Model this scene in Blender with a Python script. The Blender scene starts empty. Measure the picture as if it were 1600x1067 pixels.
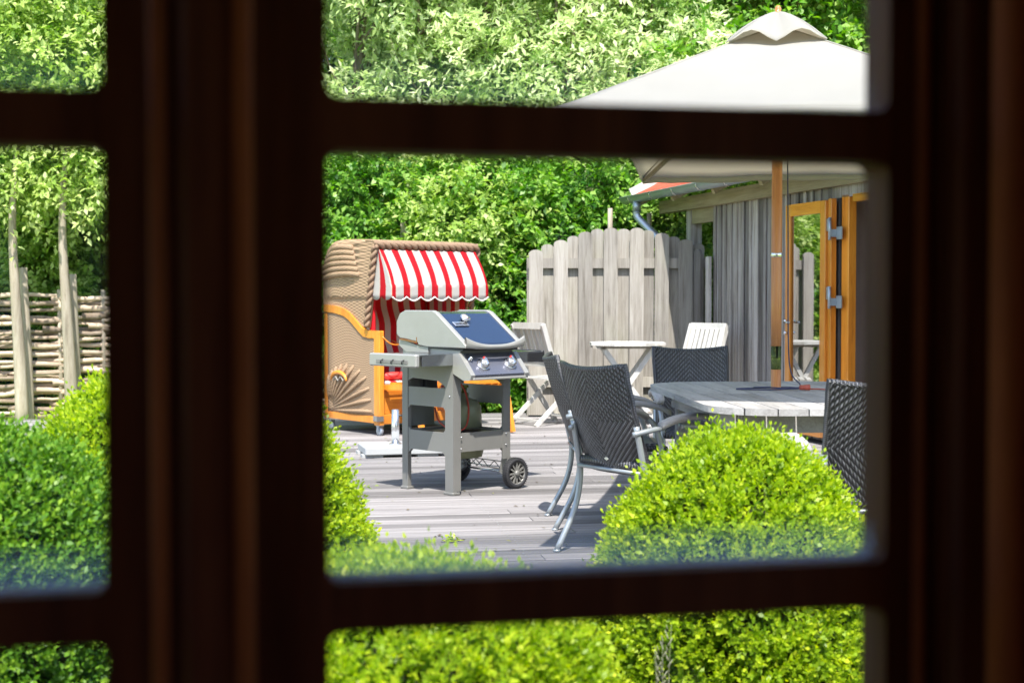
import bpy, bmesh, math, random
import numpy as np
from mathutils import Vector, Matrix
random.seed(7); rng = np.random.default_rng(7)
PI = math.pi
SC = bpy.context.scene
COL = SC.collection
# ------------------------------------------------------------------ camera, light, exposure
cam_d = bpy.data.cameras.new('camera'); cam = bpy.data.objects.new('camera', cam_d); COL.objects.link(cam)
cam.location = (0, 0, 1.2); cam.rotation_euler = (math.radians(90 - 1.766), 0, 0)
cam_d.sensor_width = 36; cam_d.lens = 50; cam_d.clip_start = .02; cam_d.clip_end = 900
cam_d.dof.use_dof = True; cam_d.dof.focus_distance = 7.3; cam_d.dof.aperture_fstop = 4.7
SC.camera = cam
SUN_H = Vector((.02, -1.0)).normalized(); SUN_EL = math.radians(57.5)
to_sun = Vector((SUN_H.x * math.cos(SUN_EL), SUN_H.y * math.cos(SUN_EL), math.sin(SUN_EL))).normalized()
W = bpy.data.worlds.new('World'); SC.world = W; W.use_nodes = True
wn = W.node_tree; bgn = wn.nodes['Background']
sk = wn.nodes.new('ShaderNodeTexSky'); sk.sky_type = 'NISHITA'; sk.sun_disc = False
sk.sun_elevation = SUN_EL; sk.sun_rotation = math.atan2(to_sun.x, to_sun.y); sk.air_density = 1.0; sk.dust_density = 1.2
wn.links.new(sk.outputs[0], bgn.inputs[0]); bgn.inputs[1].default_value = .15
sd = bpy.data.lights.new('sun', 'SUN'); sd.energy = 3.7; sd.angle = math.radians(.53); sd.color = (1, .955, .89)
sun = bpy.data.objects.new('sun', sd); COL.objects.link(sun); sun.rotation_euler = to_sun.to_track_quat('Z', 'Y').to_euler()
sun.location = (3, -6, 12)
SC.view_settings.view_transform = 'Standard'; SC.view_settings.look = 'None'
SC.view_settings.exposure = 1.32; SC.view_settings.gamma = 1; SC.view_settings.use_curve_mapping = False
SC.render.engine = 'CYCLES'
SC.cycles.use_denoising = True; SC.cycles.max_bounces = 8; SC.cycles.transparent_max_bounces = 12
SC.cycles.sample_clamp_indirect = 8; SC.cycles.caustics_reflective = False; SC.cycles.caustics_refractive = False

# ------------------------------------------------------------------ node helpers
class NT:
    def __init__(s, name):
        s.m = bpy.data.materials.new(name); s.m.use_nodes = True
        s.t = s.m.node_tree; s.t.nodes.clear(); s.out = s.t.nodes.new('ShaderNodeOutputMaterial')
    def n(s, kind, **kw):
        x = s.t.nodes.new(kind)
        for k, v in kw.items():
            if k.startswith('i_'):
                x.inputs[k[2:].replace('_', ' ')].default_value = v
            else: setattr(x, k, v)
        return x
    def l(s, a, b): s.t.links.new(a, b)
    def put(s, sock, v):
        if isinstance(v, (int, float)): sock.default_value = v
        elif isinstance(v, (tuple, list)): sock.default_value = v
        else: s.l(v, sock)
    def math(s, op, a, b=None, clamp=False):
        x = s.n('ShaderNodeMath', operation=op); x.use_clamp = clamp
        s.put(x.inputs[0], a)
        if b is not None: s.put(x.inputs[1], b)
        return x.outputs[0]
    def mix(s, f, a, b):
        x = s.n('ShaderNodeMix', data_type='RGBA')
        s.put(x.inputs[0], f); s.put(x.inputs[6], c4(a) if isinstance(a, tuple) else a); s.put(x.inputs[7], c4(b) if isinstance(b, tuple) else b)
        return x.outputs[2]
    def coords(s, scale=(1, 1, 1), rand=True):
        tc = s.n('ShaderNodeTexCoord'); mp = s.n('ShaderNodeMapping'); mp.inputs['Scale'].default_value = scale
        if rand:
            oi = s.n('ShaderNodeObjectInfo')
            va = s.n('ShaderNodeVectorMath', operation='MULTIPLY_ADD')
            cx = s.n('ShaderNodeCombineXYZ')
            for i in range(3): s.l(s.math('MULTIPLY', oi.outputs['Random'], [37., 61., 23.][i]), cx.inputs[i])
            ad = s.n('ShaderNodeVectorMath', operation='ADD'); s.l(tc.outputs['Object'], ad.inputs[0]); s.l(cx.outputs[0], ad.inputs[1])
            s.l(ad.outputs[0], mp.inputs['Vector']); s.rand = oi.outputs['Random']
        else: s.l(tc.outputs['Object'], mp.inputs['Vector'])
        return mp.outputs[0]
    def noise(s, vec, scale, detail=4, rough=.6, dist=0):
        x = s.n('ShaderNodeTexNoise'); s.l(vec, x.inputs['Vector'])
        x.inputs['Scale'].default_value = scale; x.inputs['Detail'].default_value = detail
        x.inputs['Roughness'].default_value = rough; x.inputs['Distortion'].default_value = dist
        return x.outputs['Fac']
    def ramp(s, f, stops):
        x = s.n('ShaderNodeValToRGB'); s.l(f, x.inputs[0]); e = x.color_ramp.elements
        while len(e) < len(stops): e.new(.5)
        for i, (p, c) in enumerate(stops): e[i].position = p; e[i].color = c4(c)
        return x.outputs[0]
    def bump(s, h, strength=.3, dist=.01):
        x = s.n('ShaderNodeBump'); s.l(h, x.inputs['Height']); x.inputs['Strength'].default_value = strength; x.inputs['Distance'].default_value = dist
        return x.outputs[0]
    def pbr(s, color, rough=.5, metal=0., spec=.5, normal=None, coat=0, **kw):
        p = s.n('ShaderNodeBsdfPrincipled')
        s.put(p.inputs['Base Color'], c4(color) if isinstance(color, tuple) else color)
        s.put(p.inputs['Roughness'], rough); s.put(p.inputs['Metallic'], metal); s.put(p.inputs['Specular IOR Level'], spec)
        p.inputs['Coat Weight'].default_value = coat; p.inputs['Coat Roughness'].default_value = .08
        if normal is not None: s.l(normal, p.inputs['Normal'])
        return p.outputs[0]
    def done(s, sh): s.l(sh, s.out.inputs[0]); return s.m
def c4(c):
    if isinstance(c, (int, float)): return (c, c, c, 1)
    return (c[0], c[1], c[2], 1) if len(c) == 3 else tuple(c)
def mul(c, k): return tuple(min(1, x * k) for x in c)

def plain(name, c, rough=.5, metal=0, spec=.5, var=.12, nscale=9, bump=.05, coat=0, rvar=.1):
    t = NT(name); v = t.coords(); f = t.noise(v, nscale, 5); g = t.noise(v, nscale * 9, 3)
    col = t.mix(f, mul(c, 1 - var * 1.6), mul(c, 1 + var * 1.6))
    r = t.math('ADD', t.math('MULTIPLY', t.math('SUBTRACT', f, .5), rvar * 2), rough)
    return t.done(t.pbr(col, r, metal, spec, t.bump(g, bump, .003), coat))
def wood(name, dark, mid, light, scale, rough=.7, bump=.35, rand=.35, coat=0, knots=True, spec=.3, green=0):
    """scale: mapping scale; small along the grain"""
    t = NT(name); v = t.coords(scale)
    a = t.noise(v, 1, 7, .68, .6)
    b = t.noise(v, 4.2, 5, .7, .2)
    tcv = t.coords((1, 1, 1)); big = t.noise(tcv, 1.7, 3)
    f = t.math('ADD', t.math('MULTIPLY', a, .6), t.math('MULTIPLY', b, .4))
    col = t.ramp(f, [(.30, dark), (.47, mid), (.66, light)])
    k = t.math('ADD', t.math('MULTIPLY', t.math('SUBTRACT', t.rand, .5), rand * 2), 1)
    k2 = t.math('ADD', t.math('MULTIPLY', t.math('SUBTRACT', big, .5), .5), k)
    hv = t.n('ShaderNodeHueSaturation'); hv.inputs['Saturation'].default_value = 1; t.l(k2, hv.inputs['Value']); t.l(col, hv.inputs['Color'])
    col = hv.outputs[0]
    if knots:
        vo = t.n('ShaderNodeTexVoronoi'); vo.inputs['Scale'].default_value = .42; t.l(v, vo.inputs['Vector'])
        kn = t.math('SUBTRACT', 1, t.math('MULTIPLY', vo.outputs['Distance'], 7.5), True)
        col = t.mix(t.math('MULTIPLY', kn, .7), col, mul(dark, .55))
    if green:
        gm = t.math('MULTIPLY', t.math('SUBTRACT', big, .5), green * 4, True)
        col = t.mix(gm, col, (.20, .24, .12))
    return t.done(t.pbr(col, rough, 0, spec, t.bump(f, bump, .004), coat))
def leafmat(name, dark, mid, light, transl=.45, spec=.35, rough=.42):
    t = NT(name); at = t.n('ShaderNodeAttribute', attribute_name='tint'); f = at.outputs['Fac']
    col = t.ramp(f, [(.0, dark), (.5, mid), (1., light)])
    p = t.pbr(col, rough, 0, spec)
    tr = t.n('ShaderNodeBsdfTranslucent'); hs = t.n('ShaderNodeHueSaturation'); hs.inputs['Saturation'].default_value = 1.15; hs.inputs['Value'].default_value = 1.5
    t.l(col, hs.inputs['Color']); t.l(hs.outputs[0], tr.inputs[0])
    m = t.n('ShaderNodeMixShader'); m.inputs[0].default_value = transl; t.l(p, m.inputs[1]); t.l(tr.outputs[0], m.inputs[2])
    return t.done(m.outputs[0])
M = {}
M['deck'] = wood('weathered_deck_wood', (.035, .031, .030), (.18, .168, .165), (.35, .335, .33), (1.9, 85, 14), .75, 1., .42)
M['fence'] = wood('weathered_fence_wood', (.105, .09, .07), (.28, .257, .225), (.385, .362, .328), (26, 26, 1.2), .8, .5, .22, green=.2)
M['barn'] = wood('grey_barn_wood', (.045, .030, .020), (.24, .215, .195), (.42, .405, .395), (24, 24, .9), .85, .6, .6)
M['beam'] = wood('old_beam_wood', (.14, .11, .06), (.30, .26, .16), (.42, .37, .25), (1, 20, 20), .8, .4, .2)
M['teak'] = wood('silvered_teak', (.18, .17, .16), (.37, .355, .34), (.50, .49, .475), (24, 2.2, 24), .7, .4, .18)
M['whitechair'] = wood('bleached_teak', (.38, .37, .34), (.52, .51, .48), (.62, .61, .58), (14, 14, 2), .7, .25, .1, knots=False)
M['orange'] = wood('orange_lacquered_pine', (.42, .11, .012), (.68, .235, .024), (.80, .33, .045), (18, 18, 1.6), .3, .12, .2, coat=.4, knots=False, spec=.5)
M['orangex'] = wood('orange_lacquered_pine_cross', (.42, .11, .012), (.68, .235, .024), (.80, .33, .045), (1.6, 18, 18), .3, .12, .2, coat=.4, knots=False, spec=.5)
M['pole'] = wood('honey_wood', (.30, .10, .03), (.50, .20, .07), (.60, .27, .10), (30, 30, 1.5), .4, .12, .05, coat=.3, knots=False)
M['stake'] = wood('pale_stake_wood', (.17, .14, .10), (.34, .29, .22), (.48, .43, .35), (14, 14, 1.5), .85, .5, .2)
M['bark'] = wood('bark', (.05, .04, .025), (.15, .12, .08), (.25, .21, .15), (12, 12, 2), .9, .8, .3, green=.2)
M['rod'] = wood('wattle_rods', (.15, .10, .07), (.38, .29, .21), (.60, .50, .40), (2, 20, 20), .85, .5, .5)
M['dark'] = wood('dark_room_wood', (.16, .040, .012), (.28, .070, .020), (.42, .12, .03), (12, 12, 1), .8, .15, .1, knots=False)
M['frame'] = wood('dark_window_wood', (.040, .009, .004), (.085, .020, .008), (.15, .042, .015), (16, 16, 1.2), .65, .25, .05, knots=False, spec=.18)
M['plaster'] = plain('room_floor_boards', (.20, .11, .06), .8)
M['alu'] = plain('cast_aluminium_grey', (.36, .355, .33), .42, .35, .5, .06, 14)
M['cart'] = plain('grey_painted_steel', (.21, .205, .19), .42, .2, .5, .05, 8)
M['steel'] = plain('stainless_steel', (.45, .47, .48), .18, .95, .5, .08, 22)
M['enamel'] = plain('midnight_blue_enamel', (.010, .022, .055), .07, 0, .8, .06, 6, .01, coat=1, rvar=.02)
M['panel'] = plain('slate_blue_panel', (.19, .195, .235), .3, .55, .6, .05, 6, .02)
M['black'] = plain('black_plastic', (.018, .018, .02), .45, 0, .5, .1)
M['rubber'] = plain('black_rubber', (.03, .03, .033), .65, 0, .4, .1)
M['chrome'] = plain('brushed_chrome', (.72, .72, .73), .22, .9, .5, .04)
M['chairmetal'] = plain('silver_painted_tube', (.36, .39, .41), .34, .5, .5, .06)
M['zinc'] = plain('zinc', (.42, .47, .53), .4, .6, .5, .12, 6)
M['hinge'] = plain('galvanised_hinge', (.42, .47, .52), .4, .6, .5, .12, 16)
M['gas'] = plain('olive_gas_bottle', (.26, .27, .17), .5, .1, .5, .08)
M['stone'] = plain('white_concrete', (.40, .41, .41), .8, 0, .3, .06, 12, .2)
M['redrubber'] = plain('red_hose', (.5, .06, .03), .5)
M['redbead'] = plain('red_bead', (.48, .09, .05), .4)
M['rust'] = plain('rusty_edge', (.22, .11, .03), .8)
M['white'] = plain('white_label', (.75, .75, .73), .5)
M['red'] = plain('red_print', (.7, .04, .03), .5)
M['rope'] = plain('dark_blue_rope', (.06, .065, .12), .8)
M['graypost'] = plain('grey_switch', (.6, .6, .6), .5)
M['inside'] = plain('barn_interior_plaster', (.40, .30, .25), .8)
M['tile'] = plain('red_roof_tile', (.50, .075, .045), .6, 0, .4, .18, 3, .2)
M['verge'] = plain('pale_verge_board', (.62, .62, .58), .6)
M['brass'] = plain('green_brass_sleeve', (.20, .24, .06), .25, .6, .5, .3, 30)
M['soil'] = plain('soil', (.07, .05, .035), .9, 0, .3, .4, 12, .6)
M['braid'] = plain('brown_braid', (.26, .17, .11), .7, 0, .3, .35, 90, .6)
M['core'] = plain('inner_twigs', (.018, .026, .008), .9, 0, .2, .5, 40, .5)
M['rootcol'] = plain('ash_interior', (.05, .02, .012), .6)
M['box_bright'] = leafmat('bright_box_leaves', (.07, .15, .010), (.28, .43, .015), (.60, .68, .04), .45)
M['box_shaded'] = leafmat('shaded_box_leaves', (.025, .085, .010), (.10, .25, .018), (.30, .48, .04), .3, .4, .45)  # shade over the front left bush put into a darker leaf colour
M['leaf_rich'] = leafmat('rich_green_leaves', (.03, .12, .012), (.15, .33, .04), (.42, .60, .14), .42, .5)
M['leaf_pale'] = leafmat('pale_willow_leaves', (.12, .24, .05), (.46, .58, .24), (.80, .84, .58), .45, .5)
M['leaf_mid'] = leafmat('mid_green_leaves', (.07, .18, .02), (.34, .48, .10), (.64, .72, .32), .45, .45)
M['litter'] = leafmat('dry_leaves', (.06, .045, .03), (.16, .12, .06), (.22, .26, .06), .15, .2)
M['grassblade'] = leafmat('grass_blades', (.12, .22, .02), (.24, .38, .04), (.38, .50, .07), .35, .2)

# lawn
t = NT('lawn'); v = t.coords(rand=False); f = t.noise(v, .8, 8); t2 = t.noise(v, 60, 3)
M['lawn'] = t.done(t.pbr(t.mix(f, (.16, .27, .02), (.34, .46, .05)), .9, 0, .1, t.bump(t2, .8, .02)))
# canvas
t = NT('cream_canvas'); v = t.coords(rand=False); f = t.noise(v, 3, 4); g = t.noise(v, 500, 2)
p = t.pbr(t.mix(f, (.40, .395, .37), (.47, .465, .44)), .85, 0, .2, t.bump(g, .15, .001)); tr = t.n('ShaderNodeBsdfTranslucent'); tr.inputs[0].default_value = (.80, .74, .60, 1)
m = t.n('ShaderNodeMixShader'); m.inputs[0].default_value = .46; t.l(p, m.inputs[1]); t.l(tr.outputs[0], m.inputs[2]); M['canvas'] = t.done(m.outputs[0])
# striped fabric (stripes along u of the uv map)
def stripes(name, pitch, duty, tl=.2, phase=0.):
    t = NT(name); uv = t.n('ShaderNodeUVMap'); sp = t.n('ShaderNodeSeparateXYZ'); t.l(uv.outputs[0], sp.inputs[0])
    w = t.noise(t.coords(rand=False), 6, 3)
    x = t.math('FRACT', t.math('ADD', t.math('DIVIDE', sp.outputs[0], pitch), phase)); s_ = t.math('LESS_THAN', x, duty)
    d2 = t.math('ABSOLUTE', t.math('SUBTRACT', x, duty / 2)); edge = t.math('LESS_THAN', t.math('ABSOLUTE', t.math('SUBTRACT', d2, duty / 2 + .07)), .012)
    c = t.mix(s_, (.52, .50, .465), (.50, .010, .018)); c = t.mix(t.math('MULTIPLY', edge, .5), c, (.75, .55, .2))
    p = t.pbr(c, .75, 0, .2, t.bump(w, .25, .02)); tr = t.n('ShaderNodeBsdfTranslucent'); t.l(c, tr.inputs[0])
    m = t.n('ShaderNodeMixShader'); m.inputs[0].default_value = tl; t.l(p, m.inputs[1]); t.l(tr.outputs[0], m.inputs[2])
    return t.done(m.outputs[0])
M['awning'] = stripes('red_white_awning', .150, .46, .25, .2)
M['cushion'] = stripes('red_white_cushion', .13, .5, 0)
# brown wicker
def wicker(name, c, su, sv, bmp=.8):
    t = NT(name); uv = t.n('ShaderNodeUVMap'); sp = t.n('ShaderNodeSeparateXYZ'); t.l(uv.outputs[0], sp.inputs[0])
    a = t.math('SINE', t.math('MULTIPLY', sp.outputs[0], 2 * PI / su)); b = t.math('SINE', t.math('MULTIPLY', sp.outputs[1], 2 * PI / sv))
    h = t.math('ADD', t.math('MULTIPLY', t.math('MULTIPLY', a, b), .5), .5); n = t.noise(t.coords(rand=False), 14, 4)
    col = t.mix(h, mul(c, .5), mul(c, 1.25)); col = t.mix(t.math('MULTIPLY', n, .55), col, mul(c, .75))
    return t.done(t.pbr(col, .65, 0, .35, t.bump(h, bmp, .004)))
M['wicker'] = wicker('brown_wicker', (.40, .27, .165), .07, .026)
# black chevron weave
t = NT('black_chevron_weave'); uv = t.n('ShaderNodeUVMap'); sp = t.n('ShaderNodeSeparateXYZ'); t.l(uv.outputs[0], sp.inputs[0]); U, V = sp.outputs[0], sp.outputs[1]
tri = t.math('ABSOLUTE', U)
ph = t.math('MULTIPLY', t.math('SUBTRACT', V, t.math('MULTIPLY', tri, 1.0)), 2 * PI / .027)
rib = t.math('ADD', t.math('MULTIPLY', t.math('SINE', ph), .5), .5)
st = t.math('ADD', t.math('MULTIPLY', t.math('SINE', t.math('ADD', t.math('MULTIPLY', U, 2 * PI / .010), t.math('MULTIPLY', V, 2 * PI / .03))), .5), .5)
h = t.math('ADD', t.math('MULTIPLY', rib, .65), t.math('MULTIPLY', st, .35)); nn = t.noise(t.coords(rand=False), 30, 3)
col = t.mix(t.math('MULTIPLY', t.math('MULTIPLY', rib, st), nn), (.014, .014, .016), (.34, .34, .37))  # grey rib highlights painted into the black weave
M['weave'] = t.done(t.pbr(col, .30, 0, .6, t.bump(h, .9, .004)))
# glass pane with a film of sky reflection painted toward its edges, plus smears
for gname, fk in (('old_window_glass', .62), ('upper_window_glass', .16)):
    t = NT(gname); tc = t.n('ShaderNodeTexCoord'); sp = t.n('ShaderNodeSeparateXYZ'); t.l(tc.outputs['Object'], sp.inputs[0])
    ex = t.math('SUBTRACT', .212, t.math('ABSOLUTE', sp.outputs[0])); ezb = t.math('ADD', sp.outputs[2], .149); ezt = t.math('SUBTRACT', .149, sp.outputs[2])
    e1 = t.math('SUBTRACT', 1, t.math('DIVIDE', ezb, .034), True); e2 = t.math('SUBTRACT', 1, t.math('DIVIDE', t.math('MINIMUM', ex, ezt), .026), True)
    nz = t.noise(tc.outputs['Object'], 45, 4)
    veil = t.math('MULTIPLY', t.math('MAXIMUM', t.math('MULTIPLY', t.math('POWER', e1, .8), fk), t.math('MULTIPLY', e2, .06)), t.math('ADD', t.math('MULTIPLY', nz, .5), .55), True)
    sm = t.noise(t.coords((9, 9, 2.2)), 1.6, 5, .7, 1.5); veil = t.math('MAXIMUM', veil, t.math('MULTIPLY', t.math('SUBTRACT', sm, .52, True), .22))
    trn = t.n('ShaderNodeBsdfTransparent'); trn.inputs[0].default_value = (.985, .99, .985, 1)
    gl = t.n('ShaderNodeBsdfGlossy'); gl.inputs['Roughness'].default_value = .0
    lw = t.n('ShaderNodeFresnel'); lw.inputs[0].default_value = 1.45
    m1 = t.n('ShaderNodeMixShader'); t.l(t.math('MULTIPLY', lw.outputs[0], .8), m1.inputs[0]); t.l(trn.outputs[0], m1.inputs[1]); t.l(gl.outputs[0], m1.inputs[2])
    df = t.n('ShaderNodeBsdfTranslucent'); df.inputs[0].default_value = (.32, .40, .62, 1)  # reflected sky's blue put into the tint
    m2 = t.n('ShaderNodeMixShader'); t.l(veil, m2.inputs[0]); t.l(m1.outputs[0], m2.inputs[1]); t.l(df.outputs[0], m2.inputs[2])
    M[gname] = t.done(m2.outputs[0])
t = NT('door_glass'); trn = t.n('ShaderNodeBsdfTransparent'); trn.inputs[0].default_value = (.35, .38, .36, 1)
gl = t.n('ShaderNodeBsdfGlossy'); gl.inputs['Roughness'].default_value = .02
m1 = t.n('ShaderNodeMixShader'); m1.inputs[0].default_value = .62; t.l(trn.outputs[0], m1.inputs[1]); t.l(gl.outputs[0], m1.inputs[2]); M['doorglass'] = t.done(m1.outputs[0])

# ------------------------------------------------------------------ mesh helpers
class MB:
    def __init__(s): s.v = []; s.f = []; s.uv = None; s.smooth = []
    def add(s, vs, fs, smooth=False):
        o = len(s.v); s.v += [tuple(p) for p in vs]; s.f += [tuple(i + o for i in f) for f in fs]; s.smooth += [smooth] * len(fs); return s
    def box(s, c, size, rz=0, bev=0, mat=None):
        x, y, z = [q / 2 for q in size]
        if bev:
            b = min(bev, x * .9, y * .9, z * .9)
            bm = bmesh.new(); bmesh.ops.create_cube(bm, size=1)
            for w in bm.verts: w.co = Vector((w.co.x * size[0], w.co.y * size[1], w.co.z * size[2]))
            bmesh.ops.bevel(bm, geom=bm.edges[:], offset=b, segments=1, affect='EDGES')
            vs = [w.co.copy() for w in bm.verts]; fs = [[w.index for w in f.verts] for f in bm.faces]; bm.free()
        else:
            vs = [Vector((i * x, j * y, k * z)) for i in (-1, 1) for j in (-1, 1) for k in (-1, 1)]
            fs = [(0, 1, 3, 2), (4, 6, 7, 5), (0, 4, 5, 1), (2, 3, 7, 6), (0, 2, 6, 4), (1, 5, 7, 3)]
        R = mat if mat is not None else Matrix.Rotation(rz, 3, 'Z')
        return s.add([R @ w + Vector(c) for w in vs], fs)
    def beam(s, a, b, w, h, up=(0, 0, 1), bev=0):
        """a bar from a to b; w across, h along 'up'"""
        a = Vector(a); b = Vector(b); d = (b - a); L = d.length; d.normalize(); up = Vector(up)
        if abs(d.dot(up)) > .98: up = Vector((0, 1, 0))
        sx = d.cross(up).normalized(); u = sx.cross(d).normalized()
        return s.box((a + b) / 2, (L, w, h), bev=bev, mat=Matrix((d, sx, u)).transposed())
    def tube(s, pts, r, n=8, caps=True, flat=1.):
        pts = [Vector(p) for p in pts]; m = len(pts); rs = r if isinstance(r, (list, tuple)) else [r] * m
        vs = []; prev = None
        for i, p in enumerate(pts):
            d = (pts[min(i + 1, m - 1)] - pts[max(i - 1, 0)]).normalized()
            if prev is None: a = d.orthogonal().normalized()
            else: a = (prev - d * prev.dot(d)).normalized()
            prev = a; b = d.cross(a)
            for k in range(n):
                t_ = 2 * PI * k / n; vs.append(p + (a * math.cos(t_) + b * math.sin(t_) * flat) * rs[i])
        fs = [(i * n + k, i * n + (k + 1) % n, (i + 1) * n + (k + 1) % n, (i + 1) * n + k) for i in range(m - 1) for k in range(n)]
        if caps: fs += [tuple(range(n - 1, -1, -1)), tuple((m - 1) * n + k for k in range(n))]
        return s.add(vs, fs, True)
    def prism(s, poly, h0, h1, fn):
        """poly: 2d points; fn(a, b, h) -> 3d"""
        n = len(poly); vs = [fn(a, b, h0) for a, b in poly] + [fn(a, b, h1) for a, b in poly]
        fs = [tuple(range(n - 1, -1, -1)), tuple(range(n, 2 * n))] + [(k, (k + 1) % n, n + (k + 1) % n, n + k) for k in range(n)]
        return s.add(vs, fs)
    def lathe(s, prof, axis_fn=lambda x, y, z: (x, y, z), n=20):
        """prof: (r, z) list"""
        m = len(prof); vs = [axis_fn(r * math.cos(2 * PI * k / n), r * math.sin(2 * PI * k / n), z) for r, z in prof for k in range(n)]
        fs = [(i * n + k, i * n + (k + 1) % n, (i + 1) * n + (k + 1) % n, (i + 1) * n + k) for i in range(m - 1) for k in range(n)]
        if prof[0][0] > 1e-5: fs.append(tuple(range(n - 1, -1, -1)))
        if prof[-1][0] > 1e-5: fs.append(tuple((m - 1) * n + k for k in range(n)))
        return s.add(vs, fs, True)
    def grid(s, fn, nu, nv, uvfn=None):
        o = len(s.v)
        vs = [fn(i / nu, j / nv) for j in range(nv + 1) for i in range(nu + 1)]
        s.add(vs, [(j * (nu + 1) + i, j * (nu + 1) + i + 1, (j + 1) * (nu + 1) + i + 1, (j + 1) * (nu + 1) + i) for j in range(nv) for i in range(nu)], True)
        if uvfn:
            s.uv = s.uv or {}
            for j in range(nv + 1):
                for i in range(nu + 1): s.uv[o + j * (nu + 1) + i] = uvfn(i / nu, j / nv)
        return s
    def mesh(s, name, mat, uvfn=None):
        me = bpy.data.meshes.new(name); me.from_pydata([tuple(p) for p in s.v], [], s.f); me.materials.append(mat)
        me.polygons.foreach_set('use_smooth', s.smooth)
        if uvfn or s.uv:
            ul = me.uv_layers.new(name='UVMap')
            for lp in me.loops:
                co = me.vertices[lp.vertex_index].co
                ul.data[lp.index].uv = uvfn(co) if uvfn else s.uv.get(lp.vertex_index, (0, 0))
        bm = bmesh.new(); bm.from_mesh(me); bmesh.ops.recalc_face_normals(bm, faces=bm.faces); bm.to_mesh(me); bm.free()
        me.update(); return me
    def build(s, name, mat, parent=None, uvfn=None, solid=0):
        o = bpy.data.objects.new(name, s.mesh(name, M[mat] if isinstance(mat, str) else mat, uvfn)); COL.objects.link(o)
        if parent: o.parent = parent
        if solid: md = o.modifiers.new('thickness', 'SOLIDIFY'); md.thickness = solid; md.offset = 0
        return o
def obj(name, me, parent=None, loc=(0, 0, 0), rot=(0, 0, 0), scale=(1, 1, 1)):
    o = bpy.data.objects.new(name, me); COL.objects.link(o); o.location = loc; o.rotation_euler = rot; o.scale = scale
    if parent: o.parent = parent
    return o
def tag(o, label=None, cat=None, group=None, kind=None):
    for k, v_ in (('label', label), ('category', cat), ('group', group), ('kind', kind)):
        if v_: o[k] = v_
    return o
def thing(name, loc, rz=0, label=None, cat=None, group=None, kind=None):
    o = bpy.data.objects.new(name, None); COL.objects.link(o); o.location = loc; o.rotation_euler = (0, 0, rz); o.empty_display_size = .2
    return tag(o, label, cat, group, kind)
def copy_tree(o, parent=None):
    c = o.copy(); COL.objects.link(c); c.parent = parent
    for ch in [x for x in o.children]: copy_tree(ch, c)
    return c
def smooth_curve(pts, n=6):
    """Catmull-Rom through pts"""
    P = [Vector(p) for p in pts]; P = [P[0] * 2 - P[1]] + P + [P[-1] * 2 - P[-2]]; out = []
    for i in range(1, len(P) - 2):
        for k in range(n):
            t_ = k / n; a, b, c, d = P[i - 1], P[i], P[i + 1], P[i + 2]
            out.append(.5 * ((2 * b) + (c - a) * t_ + (2 * a - 5 * b + 4 * c - d) * t_ ** 2 + (3 * b - a - 3 * c + d) * t_ ** 3))
    out.append(P[-2]); return out
def quads_mesh(name, verts, mat, tint, nv=4):
    """verts: (n, nv, 3) array, one face each; tint per face"""
    n = len(verts); me = bpy.data.meshes.new(name)
    me.vertices.add(n * nv); me.vertices.foreach_set('co', verts.reshape(-1).astype(np.float32))
    me.loops.add(n * nv); me.loops.foreach_set('vertex_index', np.arange(n * nv, dtype=np.int32))
    me.polygons.add(n); me.polygons.foreach_set('loop_start', np.arange(0, n * nv, nv, dtype=np.int32))
    me.polygons.foreach_set('loop_total', np.full(n, nv, dtype=np.int32))
    at = me.attributes.new('tint', 'FLOAT', 'FACE'); at.data.foreach_set('value', tint.astype(np.float32))
    me.materials.append(M[mat]); me.update(); return me
def norm(a): return a / np.maximum(np.linalg.norm(a, axis=-1, keepdims=True), 1e-9)
def leaves(base, dirs, nrm, length, width, fold=.25):
    """diamond leaves: base (n,3) dirs (n,3) nrm (n,3)"""
    side = norm(np.cross(dirs, nrm)); up = norm(np.cross(side, dirs)); L = length[:, None]; Wd = width[:, None]
    mid = base + dirs * L * .5
    return np.stack([base, mid + side * Wd * .5 + up * Wd * fold, base + dirs * L - up * Wd * .15, mid - side * Wd * .5 + up * Wd * fold], 1)

# ------------------------------------------------------------------ ground
gb = MB(); gb.add([(-400, -400, -.16), (400, -400, -.16), (400, 400, -.16), (-400, 400, -.16)], [(0, 1, 2, 3)])
tag(gb.build('ground', 'lawn'), kind='structure')
sb = MB(); sb.add([(-4, 1.2, -.152), (4, 1.2, -.152), (4, 5.0, -.152), (-4, 5.0, -.152)], [(0, 1, 2, 3)])
tag(sb.build('planting_bed', 'soil'), kind='structure')
# deck: boards run along DA
DA = math.radians(9); deck = thing('deck', (0, 0, 0), DA, kind='structure')
pitch, bw = .142, .1305
variants = {}
for row in range(0, 70):
    y = 4.75 + row * pitch
    x = -5.2 + random.uniform(-.5, 0)
    cuts = [-5.0, random.uniform(-3, -.3), random.uniform(.9, 4.0), 6.4]
    if row > 66: cuts[-1] = 4.6
    for a, b in zip(cuts[:-1], cuts[1:]):
        L = round((b - a) * 2) / 2
        if L not in variants:
            mb = MB(); hw = bw / 2
            prof = [(-hw, -.028), (-hw, -.003), (-hw + .004, 0)]
            for g in range(6):
                c = -hw + .019 + g * .0192; prof += [(c - .0030, 0), (c, -.0022), (c + .0030, 0)]
            prof += [(hw - .004, 0), (hw, -.003), (hw, -.028)]
            mb.prism(prof, -.5, .5, lambda p, q, h: (h, p, q))
            variants[L] = mb.mesh('deck_board', M['deck'])
            for vv in variants[L].vertices: vv.co.x *= 1
        o = obj('deck_board', variants[L], deck, ((a + b) / 2, y, random.uniform(-.0015, .0015)), (random.uniform(-.010, .010), 0, random.uniform(-.0006, .0006)), ((b - a) - .004, 1, 1))
jb = MB()
sc_ = MB()
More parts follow.
